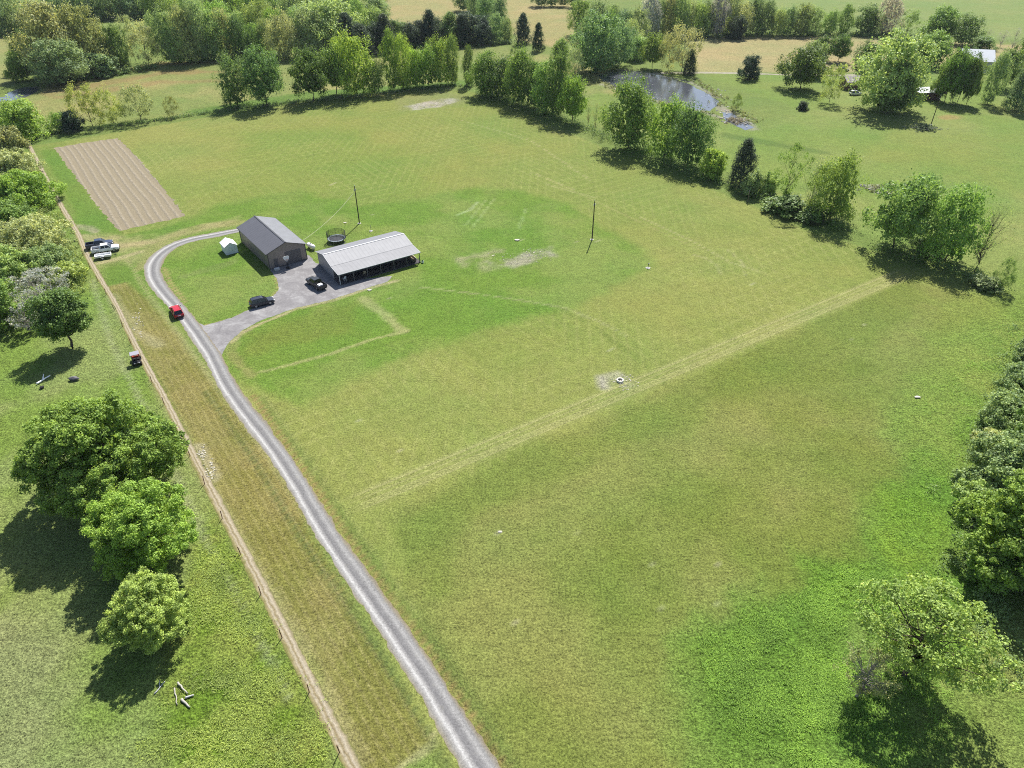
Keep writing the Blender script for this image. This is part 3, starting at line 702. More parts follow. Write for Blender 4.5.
tree('light green round tree closing the dark treeline on its right end', 'round', 572, 123, 80, 27, 'VG', g)
row('{} from the left of the thin leafless saplings beside the treeline end', [
    ('bare', 588, 126, 103, 9, 'OL'), ('bare', 595, 131, 100, 9, 'OL'), ('bare', 603, 135, 104, 9, 'OL')], 'leafless saplings', name='sapling')
# row on the right of the mown field
g = 'trees along the right field edge'
tree('tall dense green tree standing right below the pond', 'broad', 628, 148, 86, 45, 'MG', g)
tree('bright green tree joined to a darker one below the pond', 'tall', 664, 159, 103, 38, 'VG', g)
tree('dark dense tree joined to a brighter one below the pond', 'tall', 687, 166, 109, 40, 'DG', g)
tree('bright green bush between the dark dense tree and the dark cedar', 'bush', 711, 178, 149, 26, 'VG', g)
tree('dark purplish cedar on the right edge of the mown field', 'cedar', 740, 186, 142, 32, 'CD', g)
tree('grey green bush at the foot of the dark cedar, by the thin post', 'bush', 751, 195, 172, 20, 'SG', g)
tree('yellow green bush behind the thin post', 'bush', 767, 193, 173, 18, 'YG', g)
tree('narrow upright green tree with a bare forked trunk', 'vase', 783, 207, 146, 32, 'MG', g, var=1)
tree('pale whitish leafing tree between the narrow tree and a dark one', 'bare', 808, 212, 160, 32, 'PG', g, pale=True)
tree('dark green tree with ragged leaning crown right of the pale tree', 'tall', 830, 218, 155, 44, 'MG', g)
tree('dark spreading tree with low limbs in the group at the field corner', 'round', 893, 248, 180, 58, 'MG', g)
tree('slanting blue green tree rising behind the spreading tree toward the rubble heap', 'thin', 908, 238, 172, 36, 'BG', g)
tree('large dense blue green tree in the middle of the field corner group', 'tall', 945, 261, 187, 52, 'MG', g)
tree('half leafless grey branched tree at the right of the field corner group', 'bare', 974, 272, 202, 42, 'SG', g)
tree('small ragged dark shrub standing last at the field corner', 'thin', 999, 290, 257, 17, 'MG', g, name='bush', cat='bush')
tree('low dark bush under the field corner group', 'low', 928, 252, 238, 26, 'DG', g)
tree('low grey bush beneath the half leafless tree', 'low', 985, 288, 276, 26, 'SG', g)
tree('low dark bush beneath the narrow forked tree', 'low', 786, 212, 196, 38, 'DG', g)
tree('low dark bush beneath the pale whitish tree', 'low', 812, 220, 206, 30, 'DG', g)
# pond banks
g = 'trees on the pond bank'
tree('silvery young tree standing alone on the left pond bank', 'thin', 574, 77, 50, 18, 'PG', g)
tree('low dark green tree left of the silvery young tree', 'ball', 560, 63, 42, 18, 'MG', g)
tree('tall grey green tree, biggest on the left pond bank', 'broad', 596, 72, 18, 46, 'BG', g)
tree('blue green tree on the pond bank right of the biggest one', 'tall', 618, 66, 28, 30, 'BG', g)
tree('yellow green round tree at the back of the pond', 'ball', 636, 60, 38, 22, 'LG', g)
tree('dark rounded tree at the back of the pond with slim trunk', 'round', 652, 69, 38, 22, 'MG', g)
tree('pale thin leafed tree left of the tall pale one behind the pond', 'thin', 668, 71, 36, 22, 'PG', g, pale=True)
tree('tall pale leafed tree with clear trunk behind the pond', 'thin', 681, 73, 29, 32, 'PG', g, pale=True, var=1)
tree('dark pointed cedar beside the tall pale tree at the pond', 'cedar', 689, 74, 52, 16, 'CD', g)
tree('thin sapling on the pond right bank by the stony channel', 'thin', 736, 111, 95, 9, 'MG', g)
row('{} back tree in the dense clump on the pond left bank', [
    ('tall', 582, 36, 4, 22, 'MG'), ('tall', 598, 40, 2, 24, 'BG'), ('column', 612, 44, 4, 20, 'SG'), ('tall', 624, 48, 8, 22, 'BG'),
    ('tall', 636, 48, 10, 22, 'SG'), ('tall', 606, 56, 18, 24, 'MG'), ('tall', 586, 54, 24, 20, 'SG'), ('column', 630, 56, 26, 18, 'PG')], 'clump on the pond left bank')
row('{} from the left in the tall thin wood behind the pond', [
    ('column', 648, 38, -4, 18, 'GR'), ('tall', 657, 38, 0, 20, 'SG'), ('column', 667, 38, -4, 18, 'PG'), ('tall', 676, 37, -2, 20, 'SG'), ('column', 686, 37, -3, 18, 'PG'),
    ('tall', 697, 36, 4, 18, 'LG'), ('tall', 706, 36, 5, 18, 'SG'), ('column', 716, 36, 0, 18, 'GR'), ('column', 727, 35, -3, 20, 'PG'), ('tall', 738, 35, -2, 20, 'PG'), ('tall', 752, 35, 3, 20, 'BG'), ('tall', 763, 34, 6, 18, 'BG')], 'tall thin wood behind the pond')
# farmstead on the right
g = 'trees round the far farmhouse'
tree('dark round cedar alone at the edge of the tan hayfield under the wood', 'ball', 736, 39, 19, 17, 'CD', g)
tree('dark round cedar with a tufted top standing beside the far lane', 'ball', 749, 79, 58, 19, 'CD', g)
tree('broad dark tree on two short trunks near the far lane', 'round', 800, 89, 52, 40, 'DG', g)
tree('light green tree behind the broad dark tree near the far lane', 'ball', 810, 76, 46, 28, 'SG', g)
tree('small dark round tree, left of two beside the far lane cars', 'ball', 820, 60, 39, 18, 'DG', g)
tree('dark round tree, right of two beside the far lane cars', 'round', 838, 62, 38, 20, 'DG', g)
tree('young pale open tree on the lawn in front of the brown shed', 'thin', 829, 103, 66, 22, 'YG', g)
tree('tiny dark round shrub alone on the far lawn', 'bush', 802, 110, 102, 10, 'CD', g)
tree('huge spreading pale green tree over the far farmyard', 'broad', 884, 110, 39, 66, 'LG', g)
tree('dark lower tree leaning against the huge pale green one', 'broad', 892, 112, 68, 32, 'DG', g)
tree('dark tree behind the huge pale one next to the brown shed', 'tall', 862, 78, 45, 26, 'DG', g)
tree('bushy green tree behind the huge pale tree on its right', 'ball', 926, 66, 36, 36, 'MG', g)
row('{} from the left of the row of straight trunked trees before the farmhouse', [
    ('round', 938, 101, 60, 17, 'MG'), ('round', 944, 102, 61, 16, 'MG'), ('round', 950, 102, 62, 16, 'DG'), ('round', 957, 103, 64, 17, 'DG'), ('round', 966, 104, 70, 16, 'MG')], 'row before the farmhouse')
tree('light green columnar tree right of the straight trunked row', 'column', 987, 104, 58, 19, 'SG', g)
tree('leafy green tree right of the farmhouse roof', 'round', 1001, 88, 54, 30, 'MG', g)
tree('greyish spreading conifer at the right picture edge', 'cedar', 1014, 110, 66, 30, 'BG', g)
tree('dark green tree above the greyish conifer at the right edge', 'round', 1022, 74, 42, 26, 'DG', g)
tree('dark round shrub just above the white farmhouse roof', 'ball', 981, 50, 38, 22, 'DG', g)
tree('tall dark tree behind the farmhouse roof', 'tall', 962, 45, 18, 28, 'DG', g)
tree('bushy tree in the tan field corner left of the tall dark one', 'ball', 936, 42, 12, 30, 'MG', g)
tree('light sprawling tree between the hedgerow and the farm trees', 'thin', 907, 34, 12, 22, 'LG', g)
row('{} from the left in the hedgerow behind the tan hayfield', [
    ('tall', 776, 35, 12, 16, 'LG'), ('tall', 786, 35, 9, 16, 'SG'), ('tall', 799, 35, 9, 17, 'SG'), ('column', 811, 35, 9, 16, 'SG'), ('tall', 828, 35, 12, 16, 'MG'), ('column', 842, 35, 7, 15, 'MG'),
    ('broad', 865, 35, 6, 28, 'DG')], 'hedgerow behind the hayfield')
tree('tall grey leafless looking tree in the hedgerow behind the hayfield', 'column', 885, 36, -2, 23, 'GR', 'hedgerow behind the hayfield')
row('{} leafless shrub from the left behind the farmhouse', [('bare', 985, 44, 28, 12, 'GR'), ('bare', 1000, 47, 30, 12, 'GR'), ('bare', 1011, 50, 32, 12, 'GR')], 'leafless shrubs behind the farmhouse')
# dark cedar windbreak, top centre
row('{} dark tree from the left in the windbreak at the top', [
    ('cedar', 350, 56, 20, 30, 'CD'), ('cedar', 362, 55, 22, 28, 'CD'), ('tall', 374, 52, 24, 27, 'CD'), ('cedar', 386, 51, 22, 25, 'CD'), ('cedar', 396, 48, 22, 25, 'DG'), ('tall', 403, 46, 19, 16, 'BG'),
    ('tall', 411, 46, 20, 24, 'CD'), ('cedar', 421, 45, 19, 24, 'CD'), ('cedar', 431, 45, 18, 24, 'CD'), ('tall', 441, 45, 19, 24, 'CD'), ('cedar', 451, 45, 18, 24, 'DG'),
    ('cedar', 463, 45, 16, 25, 'CD'), ('tall', 473, 44, 18, 26, 'CD'), ('cedar', 484, 44, 18, 26, 'CD')], 'dark cedar windbreak')
row('{} slim grey green tree in the line running up from the windbreak', [
    ('column', 497, 43, 17, 14, 'SG'), ('column', 507, 42, 19, 13, 'SG'), ('tall', 500, 32, 4, 16, 'BG'), ('tall', 488, 28, -3, 18, 'BG'), ('tall', 476, 22, -8, 18, 'SG'), ('tall', 464, 12, -16, 18, 'BG'), ('tall', 486, 14, -14, 18, 'BG')], 'line above the windbreak')
tree('dark blunt cedar standing by the tan field right of the windbreak', 'cedar', 523, 44, 17, 19, 'CD')
tree('small dark cedar beside the blunt one, lower down the slope', 'cedar', 538, 51, 26, 15, 'CD')
# grove round the small pond, upper left
g = 'grove by the small pond'
tree('small vivid tree at the small pond edge', 'ball', 22, 81, 56, 22, 'MG', g)
tree('dark leaning tree behind the small pond', 'tall', 30, 72, 36, 24, 'DG', g)
tree('large pale yellow green tree over the small pond', 'broad', 62, 76, 13, 54, 'OL', g)
tree('pale olive tree right of the large yellow green one', 'broad', 93, 73, 15, 40, 'OL', g)
tree('dark green tree standing out in the pale grove', 'tall', 122, 70, 29, 26, 'DG', g)
tree('pale yellow feathery tree at the right end of the grove', 'thin', 149, 66, 26, 28, 'PG', g)
tree('grey green tree low at the front of the grove', 'broad', 66, 84, 46, 48, 'SG', g)
tree('low dark bush at the front right of the grove', 'bush', 104, 76, 54, 30, 'BG', g)
tree('feathery pale tree behind the dark green grove tree', 'thin', 136, 62, 21, 20, 'PG', g)
# wood at the top left
g = 'front edge of the top left wood'
specs = [('tall', 172, 62, 18, 26, 'SG'), ('tall', 180, 63, 32, 20, 'LG'), ('tall', 192, 62, 16, 24, 'PG'), ('column', 203, 61, 14, 24, 'SG'), ('tall', 215, 60, 16, 22, 'LG'), ('column', 228, 58, 18, 20, 'PG'),
         ('tall', 242, 58, 24, 24, 'DG'), ('tall', 256, 56, 22, 22, 'MG'), ('column', 268, 55, 24, 20, 'SG'), ('tall', 286, 58, 23, 26, 'PG'), ('broad', 312, 57, 17, 34, 'SG'), ('broad', 332, 52, 4, 44, 'LG'), ('bare', 356, 44, 19, 28, 'GR')]
row('{} from the left along the front edge of the wood at top left', specs, g)
rr = random.Random(4); sp = []
for j, (yy, x0, x1, n) in enumerate([(40, 165, 390, 11), (24, 150, 385, 12), (8, 140, 380, 12)]):
    for i in range(n):
        xx = x0+(x1-x0)*(i+rr.uniform(.2, .8))/n; h = rr.uniform(22, 38)
        sp.append((rr.choice(['tall', 'broad', 'tall', 'column']), xx, yy+rr.uniform(-5, 5), yy-h, rr.uniform(22, 30), rr.choice(['SG', 'LG', 'MG', 'SG', 'BG', 'LG', 'VG'])))
for j, s in enumerate(sp):
    tree('green crown among many alike inside the wood at the top left', *s, group='inner trees of the top left wood')
row('{} from the left in the wood edge behind the top left pasture', [
    ('tall', 2, 36, 2, 26, 'BG'), ('tall', 16, 33, -4, 28, 'SG'), ('tall', 28, 34, 11, 24, 'SG'), ('broad', 40, 28, 6, 26, 'LG'), ('tall', 54, 22, -8, 24, 'BG'), ('tall', 66, 20, -8, 24, 'BG'), ('tall', 79, 20, -8, 24, 'MG'),
    ('tall', 92, 20, -8, 24, 'BG'), ('tall', 106, 19, -9, 24, 'SG'), ('tall', 120, 18, -9, 24, 'BG'), ('tall', 135, 18, -8, 24, 'BG'), ('tall', 149, 18, -8, 24, 'BG')], 'wood edge behind the top left pasture')
row('{} from the left in the small wood at the top centre', [('tall', 541, 6, -12, 14, 'BG'), ('tall', 552, 6, -12, 14, 'BG'), ('tall', 563, 7, -11, 14, 'SG'), ('tall', 574, 7, -11, 14, 'BG')], 'small wood at the top centre')

# left picture edge thicket (crowns cut by the frame)
g = 'thicket along the left edge'
def big(label, cx, cy, zc, Rpx, H, kind, col, name='deciduous_tree', cat='tree', group=None, clumps=420, per=110, leaf=.42, ck=.17, hollow=.45, b=None, limbs=26, twigs=0, tr=.35, pale=False, seed=0, hs=1.0, up=.35):
    """a large tree near the camera with a crown of its own; cx,cy: middle of its crown in the photo, zc metres up"""
    p = at(cx, cy, zc); sc = scale_at(p.x, p.y, zc); R = Rpx/sc; Wd = 2*R
    rng = np.random.default_rng(900+seed); pf = KIND[kind][0]; b = KIND[kind][1] if b is None else b
    C, CR = crown_clumps(pf, b, clumps, rng, ck, hollow)
    Cm = C*np.array([Wd, Wd, H]); V, lv = leaves_at(Cm, CR*(Wd+H)/2*hs, per, leaf, rng, up=up, val=rng.uniform(-.2, .2, clumps), out=outward(C, b))
    if kind not in ('vase', 'bare', 'thin'):
        V2, lv2 = leaves_at(core(pf, b, 700, rng, leaf)*np.array([Wd, Wd, H]), np.full(700, .5), 8, leaf*1.7, rng, up=.1)
        V = np.concatenate([V, V2]); lv = np.concatenate([lv, lv2])
    V[:, 2] = np.maximum(V[:, 2], .05)
    r = thing(name, label, cat, (p.x, p.y, 0), 0, group)
    c = link('crown', arr_mesh('crown', V, quads(len(V)), {'leaf': ('FLOAT', lv)}), M['leaf'], r); c.color = (*C_[col], 1)
    link('trunk', trunk_mesh('trunk', C, b, KIND[kind][9], tr, limbs, rng, Wd, H, twigs), M['pale_bark'] if pale else M['bark'], r)
    TREES.append(r); return r
big('olive bush of the left edge thicket, highest in the picture', 4, 140, 2.5, 17, 6, 'ball', 'OL', group=g, clumps=90, per=90, leaf=.42, ck=.3, seed=1)
big('small vivid tree at the left edge beside the head of the path', 2, 122, 2.5, 11, 6, 'ball', 'VG', group=g, clumps=70, per=80, leaf=.42, ck=.3, seed=2)
big('whitish blossoming tree crown at the left edge', 10, 166, 3.6, 26, 7.5, 'ball', 'PG', group=g, clumps=190, per=110, leaf=.38, ck=.2, seed=3)
big('vivid green dense tree at the left edge above the pale limbed one', 22, 192, 3.6, 31, 8, 'ball', 'VG', group=g, clumps=200, per=120, leaf=.40, ck=.2, seed=4)
big('dense green bush filling the left edge behind the pale limbed tree', 4, 216, 3, 26, 6, 'ball', 'MG', 'bush', 'bush', g, clumps=150, per=100, leaf=.40, ck=.22, seed=24)
big('pale grey green tree with dark crooked limbs at the left edge', 30, 236, 4, 36, 8, 'broad', 'PG', group=g, clumps=230, per=60, leaf=.36, ck=.15, seed=5, limbs=40, twigs=3, b=.05)
big('grey green thicket bush below the crooked limbed tree at the left edge', 40, 260, 1.8, 28, 4.5, 'bush', 'SG', 'bush', 'bush', g, clumps=150, per=80, leaf=.34, ck=.2, seed=25)
big('bright yellow green bush at the left edge by the dirt path', 68, 274, 1.4, 19, 3.4, 'bush', 'YG', 'bush', 'bush', g, clumps=110, per=70, leaf=.32, ck=.24, seed=6)
big('green bush at the left edge beside the grey tree', 8, 266, 3, 28, 6.5, 'ball', 'LG', 'bush', 'bush', g, clumps=160, per=100, leaf=.38, ck=.2, seed=7)
big('pale grey leafless tree at the left edge beside a dark leafy tree', 38, 290, 4.5, 31, 8.5, 'vase', 'GR', 'bare_tree', 'tree', g, clumps=200, per=45, leaf=.26, ck=.16, seed=8, limbs=60, twigs=8, tr=.2, pale=True, b=.05)
big('pale grey leafless shrub below the grey tree at the left edge', 26, 318, 3, 17, 6, 'vase', 'GR', 'bare_tree', 'tree', g, clumps=90, per=36, leaf=.24, ck=.16, seed=9, limbs=40, twigs=8, tr=.15, pale=True, b=.05)
big('dark tree cut off by the left picture edge, shading the grass', -14, 300, 6, 22, 11, 'broad', 'MG', group=g, clumps=180, per=80, leaf=.45, ck=.24, seed=10)
big('dark leafy tree on a short trunk in the left pasture', 59, 316, 6.8, 22, 11, 'round', 'DG', clumps=210, per=90, leaf=.36, ck=.22, b=.32, seed=11, tr=.25)
# three large trees at the lower left
big('giant spreading dark green tree, largest at the lower left', 100, 452, 7.4, 64, 14.6, 'broad', 'BT', clumps=1000, per=170, leaf=.30, ck=.095, hollow=.6, b=.08, seed=12, limbs=40, tr=.5, hs=1.0)
big('bright green tree in the middle of the three at the lower left', 144, 529, 5.6, 47, 11.0, 'broad', 'VG', clumps=620, per=150, leaf=.235, ck=.105, hollow=.55, b=.06, seed=13, limbs=30, tr=.35)
big('pale yellow green rounded tree, frontmost of three at the lower left', 146, 610, 4.3, 36, 8.6, 'broad', 'FT', clumps=520, per=130, leaf=.18, ck=.10, hollow=.55, b=.04, seed=14, limbs=26, tr=.25)
# right picture edge
g = 'thicket along the right edge'
big('dark shrub at the right picture edge below the field corner', 1034, 352, 2.5, 14, 5, 'ball', 'SG', 'bush', 'bush', g, clumps=100, per=70, leaf=.35, ck=.26, seed=15)
big('mixed grey green shrub at the right edge, uppermost of the thicket', 1021, 414, 3, 30, 6.5, 'broad', 'SG', 'bush', 'bush', g, clumps=300, per=70, leaf=.34, ck=.18, seed=16, limbs=30, twigs=2)
big('dense grey green tree in the middle of the right edge thicket', 1020, 470, 4.5, 40, 9, 'broad', 'SG', group=g, clumps=360, per=90, leaf=.36, ck=.18, seed=17)
big('large dark green tree cut off by the right picture edge', 1028, 534, 6.5, 55, 13, 'broad', 'BT', group=g, clumps=600, per=120, leaf=.34, ck=.105, hollow=.5, seed=18, limbs=36, tr=.4)
big('pale grey green bush at the right edge between the uppermost shrubs', 1024, 386, 2.5, 24, 5.5, 'broad', 'SG', 'bush', 'bush', g, clumps=150, per=80, leaf=.34, ck=.2, seed=31)
big('twiggy pale bush on the inner side of the right edge thicket', 994, 446, 1.8, 18, 4.2, 'broad', 'PG', 'bush', 'bush', g, clumps=130, per=50, leaf=.3, ck=.18, seed=32, limbs=26, twigs=4)
big('low leafy bush between two dense trees of the right edge thicket', 982, 500, 2, 24, 4.5, 'broad', 'LG', 'bush', 'bush', g, clumps=150, per=70, leaf=.3, ck=.2, seed=33)
big('leafy bush under the large dark tree at the right picture edge', 995, 570, 2, 27, 5, 'broad', 'MG', 'bush', 'bush', g, clumps=150, per=80, leaf=.32, ck=.2, seed=34)
big('tall green tree mostly outside the right picture edge', 1050, 440, 5, 33, 10, 'broad', 'MG', group=g, clumps=240, per=100, leaf=.36, ck=.16, seed=35)
big('small grey green shrub at the inner foot of the right edge thicket', 972, 478, 1.5, 13, 3, 'bush', 'SG', 'bush', 'bush', g, clumps=70, per=60, leaf=.28, ck=.26, seed=19)
big('open crowned tree with dark winding limbs at the lower right', 924, 640, 6.3, 70, 12.0, 'vase', 'OT', clumps=330, per=62, leaf=.30, ck=.13, hollow=.25, b=.22, seed=20, limbs=60, twigs=3, tr=.33)
big('small grey leafless tree in front of the open crowned one', 868, 676, 4, 27, 8, 'vase', 'OL', 'bare_tree', 'tree', clumps=130, per=34, leaf=.16, ck=.15, seed=21, limbs=50, twigs=8, tr=.16, pale=True, b=.1)

# ------------------------------------------------------------------ growth nobody could count
def scatter_mass(name, C, CR, per, leaf, mat, col, seed, kind='stuff', up=.35, squash=.75):
    rng = np.random.default_rng(seed); V, lv = leaves_at(np.asarray(C, float), np.asarray(CR, float), per, leaf, rng, up=up, squash=squash, val=rng.uniform(-.2, .2, len(C)))
    V[:, 2] = np.maximum(V[:, 2], .02)
    o = link(name, arr_mesh(name, V, quads(len(V)), {'leaf': ('FLOAT', lv)}), mat); o.color = (*col, 1)
    return tag(o, kind=kind)
def along(lines, step, wid, h, rng):
    C = []; R = []
    for px, wd, hh in lines:
        pts = [Vector((*at(*p)[:2], 0)) for p in px]
        for a, b in zip(pts, pts[1:]):
            n = max(1, int((b-a).length/step))
            for k in range(n):
                p = a.lerp(b, (k+rng.uniform(0, 1))/n); r = rng.uniform(.4, 1)*hh
                C.append((p.x+rng.normal()*wd, p.y+rng.normal()*wd, r*.55)); R.append(r)
    return C, R
rng = np.random.default_rng(21)
C, R = along([([(20, 139), (60, 133), (100, 128), (150, 122), (215, 112), (240, 108), (300, 102), (345, 97), (400, 91), (455, 86), (470, 87)], .9, 1.1),
              ([(476, 92), (500, 100), (530, 110), (560, 120), (585, 128), (610, 140), (640, 152), (670, 164), (700, 177), (722, 184)], 1.5, 2.0),
              ([(728, 187), (760, 198), (790, 211), (830, 222), (850, 232)], 1.5, 2.1), ([(880, 248), (920, 258), (960, 272), (1000, 292)], 1.5, 1.9)], .38, 1, 1, rng)
tag(scatter_mass('undergrowth', C, R, 34, .34, M['leaf'], (.075, .125, .04), 31), 'low tangled undergrowth along the foot of the field edge trees')
C2, R2 = along([([(165, 63), (230, 60), (300, 58), (340, 54), (372, 52)], 1.6, 3.2), ([(345, 56), (400, 48), (480, 45), (515, 44)], 1.2, 2.2), ([(0, 37), (50, 26), (70, 21), (150, 19)], 1.5, 3.0),
                ([(642, 39), (700, 37), (765, 35), (850, 36), (895, 37)], 1.4, 2.8), ([(572, 40), (590, 58), (600, 70)], 1.6, 2.6), ([(165, 50), (250, 46), (350, 44)], 2.5, 3.5), ([(60, 82), (110, 76), (155, 68)], 1.4, 2.2)], .8, 1, 1, rng)
tag(scatter_mass('wood_edge_growth', C2, R2, 46, .7, M['leaf'], (.080, .130, .045), 36), 'tangled growth along the foot of the far woods')
C2, R2 = along([([(0, 150), (14, 176), (30, 200), (44, 226), (56, 252), (70, 276), (66, 296), (40, 316), (14, 330)], 2.2, 1.4), ([(-10, 170), (8, 210), (20, 250), (20, 290)], 2.5, 1.8)], .3, 1, 1, rng)
tag(scatter_mass('hedge_growth', C2, R2, 60, .28, M['leaf'], (.14, .185, .06), 38), 'low leafy growth filling the thicket along the left edge')
C2, R2 = along([([(1036, 330), (1020, 370), (1004, 410), (988, 440), (974, 480), (974, 520), (980, 570), (1006, 640), (1040, 690)], 1.6, 1.5)], .3, 1, 1, rng)
tag(scatter_mass('thicket_growth', C2, R2, 60, .26, M['leaf'], (.105, .155, .06), 37), 'low leafy growth along the inner side of the right edge thicket')
C, R = along([([(556, 66), (580, 76), (600, 84), (625, 92), (645, 98)], 1.6, 1.0), ([(640, 98), (662, 104), (690, 111), (712, 114)], .8, .8), ([(690, 78), (712, 92), (724, 100)], 1.2, 1.0),
              ([(716, 102), (730, 108), (745, 114), (752, 124)], 1.8, 1.0), ([(600, 70), (640, 70), (690, 76)], 1.2, .9), ([(45, 87), (80, 80), (110, 75), (150, 69)], 1.6, 1.4)], .5, 1, 1, rng)
tag(scatter_mass('bank_vegetation', C, R, 30, .34, M['leaf'], (.115, .135, .06), 32), 'scrubby reeds and weeds round the two ponds')
def blades(name, polys, n, h, col, seed, wd=.1, nb=6):
    rng = np.random.default_rng(seed); VV = []; LV = []
    for poly, cnt in polys:
        Pw = W(poly); lo, hi = Pw.min(0), Pw.max(0); q = rng.uniform(lo, hi, (cnt*4, 2)); dd = sdist(q, Pw)+(fbm(q[:, 0], q[:, 1], 8, 2)-.5)*9
        den = np.clip(fbm(q[:, 0], q[:, 1], 3.5, 9, 3)*3-1.1, 0, 1)
        q = q[(dd > rng.uniform(-1, 5, len(q))) & (rng.uniform(0, 1, len(q)) < den)][:cnt]; k = len(q)
        for j in range(nb):
            a = rng.uniform(0, 6.28, k); hh = h*rng.uniform(.4, 1.2, k); ln = rng.uniform(.3, 1.2, k)*hh; off = rng.normal(size=(k, 2))*.14
            bx = q+off; tx = bx+np.stack([np.cos(a), np.sin(a)], 1)*ln[:, None]; sd = np.stack([-np.sin(a), np.cos(a)], 1)*wd*rng.uniform(.5, 1.2, k)[:, None]
            z0 = np.full((k, 1), .02); mid = bx*.5+tx*.5
            VV.append(np.stack([np.hstack([bx, z0]), np.hstack([mid+sd, hh[:, None]*.6]), np.hstack([tx, hh[:, None]*.55]), np.hstack([mid-sd, hh[:, None]*.62])], 1).reshape(-1, 3))
            LV.append(np.repeat(np.clip(rng.uniform(.15, .8, k)+(fbm(q[:, 0], q[:, 1], 4, 12, 3)-.45)*.7, 0, 1), 4))
    V = np.concatenate(VV); o = link(name, arr_mesh(name, V, quads(len(V)), {'leaf': ('FLOAT', np.concatenate(LV))}), M['leaf']); o.color = (*col, 1)
    return tag(o, kind='stuff')
tag(blades('tall_grass', [([(700, 655), (770, 612), (820, 555), (880, 560), (960, 620), (1000, 700), (900, 800), (740, 800)], 16000), ([(890, 470), (940, 370), (1020, 310), (1060, 420), (960, 560), (900, 560)], 7000)], 1, .36, (.115, .20, .034), 41, wd=.028), 'tall lush grass at the lower right of the field')
tag(blades('weeds', [([(205, 520), (290, 672), (350, 800), (150, 800), (180, 660), (196, 560)], 13000), ([(85, 262), (150, 390), (200, 500), (190, 440), (120, 320), (98, 285)], 2500)], 1, .30, (.15, .20, .046), 42, wd=.03), 'rank yellow green weeds beside the dirt path fence')
C = []; R = []
for j in range(520):
    px = rng.uniform(-250, 1300); py = rng.choice([-6, -14, -22, -32, -44, -58])+rng.normal()*3
    if 380 < px < 640 and py > -12 or 740 < px and py > -60: continue
    p = at(px, py); Hh = rng.uniform(9, 14)
    for k in range(7): C.append((p.x+rng.normal()*2.2, p.y+rng.normal()*2.2, Hh*rng.uniform(.25, .95))); R.append(rng.uniform(1.8, 3.0))
o = tag(scatter_mass('distant_woods', C, R, 34, 1.3, M['leaf'], (.07, .13, .05), 33), 'distant woods beyond the top edge of the photo')
# ------------------------------------------------------------------ building materials
def ribbed(name, col, per=.23, axis=0, rough=.45, metal=.0, var=.08, spec=.4):
    n = NT(name); n.rough(rough); n.b.inputs['Metallic'].default_value = metal; n.b.inputs['Specular IOR Level'].default_value = spec
    oc = n.n('ShaderNodeTexCoord').outputs['Object']; sx = n.n('ShaderNodeSeparateXYZ'); n.l(oc, sx.inputs[0])
    q = n.math('MULTIPLY', sx.outputs[axis], 2*math.pi/per); s = n.math('POWER', n.math('MULTIPLY_ADD', n.math('SINE', q), .5, .5), 6)
    f = n.noise(.6, 4, .6, oc); g = n.noise(4, 3, .6, oc)
    k = n.math('ADD', n.maprange(f, .3, .7, 1-var, 1+var), n.math('MULTIPLY', n.math('SUBTRACT', g, .5), var))
    cc = n.n('ShaderNodeVectorMath', operation='SCALE'); cc.inputs[0].default_value = col; n.l(n.math('MULTIPLY', k, n.maprange(s, 0, 1, 1.01, .94)), cc.inputs['Scale'])
    n.base(cc.outputs[0]); n.bump(s, .5, .025)
    return n.m
M['roof_dark'] = ribbed('dark_metal_roof', (.085, .082, .088), .9, 1, .38, .0, .07)
M['wall_dark'] = ribbed('charcoal_metal_siding', (.20, .168, .152), .9, 0, .5, 0, .06)
M['wall_dark2'] = ribbed('charcoal_metal_siding_side', (.20, .168, .152), .9, 1, .5, 0, .06)
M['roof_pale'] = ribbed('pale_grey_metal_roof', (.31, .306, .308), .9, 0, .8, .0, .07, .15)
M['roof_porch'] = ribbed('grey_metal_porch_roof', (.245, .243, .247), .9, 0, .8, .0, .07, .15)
M['wall_grey'] = ribbed('grey_metal_siding', (.30, .285, .29), .9, 1, .5, 0, .06)
M['wall_grey2'] = ribbed('grey_metal_siding_long', (.30, .285, .29), .9, 0, .5, 0, .06)
M['trim'] = plain('dark_trim', (.045, .045, .05), .5)
M['trim_pale'] = plain('pale_trim', (.5, .5, .5), .5)
M['white'] = plain('white_paint', (.74, .74, .73), .5, var=.05)
M['shed_white'] = ribbed('white_shed_panel', (.66, .68, .70), .3, 0, .5, 0, .04)
M['concrete'] = plain('concrete', (.32, .31, .30), .9, var=.15)
M['glass'] = plain('dark_glass', (.012, .014, .018), .08, spec=.6)
M['black'] = plain('black_plastic', (.014, .014, .015), .5)
M['rubber'] = plain('rubber', (.018, .018, .018), .85)
M['steel'] = plain('steel', (.35, .35, .36), .4, .6)
M['wood'] = plain('weathered_wood', (.16, .125, .09), .9, var=.35)
M['bleached'] = plain('bleached_wood', (.33, .31, .27), .9, var=.6, scale=7)
M['char'] = plain('charred_wood', (.025, .022, .022), .95, var=.4)
M['pole'] = plain('creosoted_pole', (.055, .042, .032), .9, var=.4)
M['rust'] = plain('rusty_steel', (.11, .05, .03), .85, var=.4)
M['porcelain'] = plain('porcelain', (.7, .7, .68), .3)
M['tan'] = plain('tan_fabric', (.42, .34, .24), .9)
M['lamp'] = plain('headlight_lens', (.75, .76, .78), .15)
M['tail'] = plain('tail_light', (.35, .012, .01), .25)
M['plate'] = plain('pale_plate', (.7, .7, .7), .5)
M['brown'] = plain('brown_boards', (.11, .065, .05), .8, var=.25)
M['netting'] = plain('black_netting', (.02, .022, .024), .8)

def gable(x0, x1, yL, yR, ze, zr, yr, z0=0):
    return [(yL, z0), (yR, z0), (yR, ze), (yr, zr), (yL, ze)]

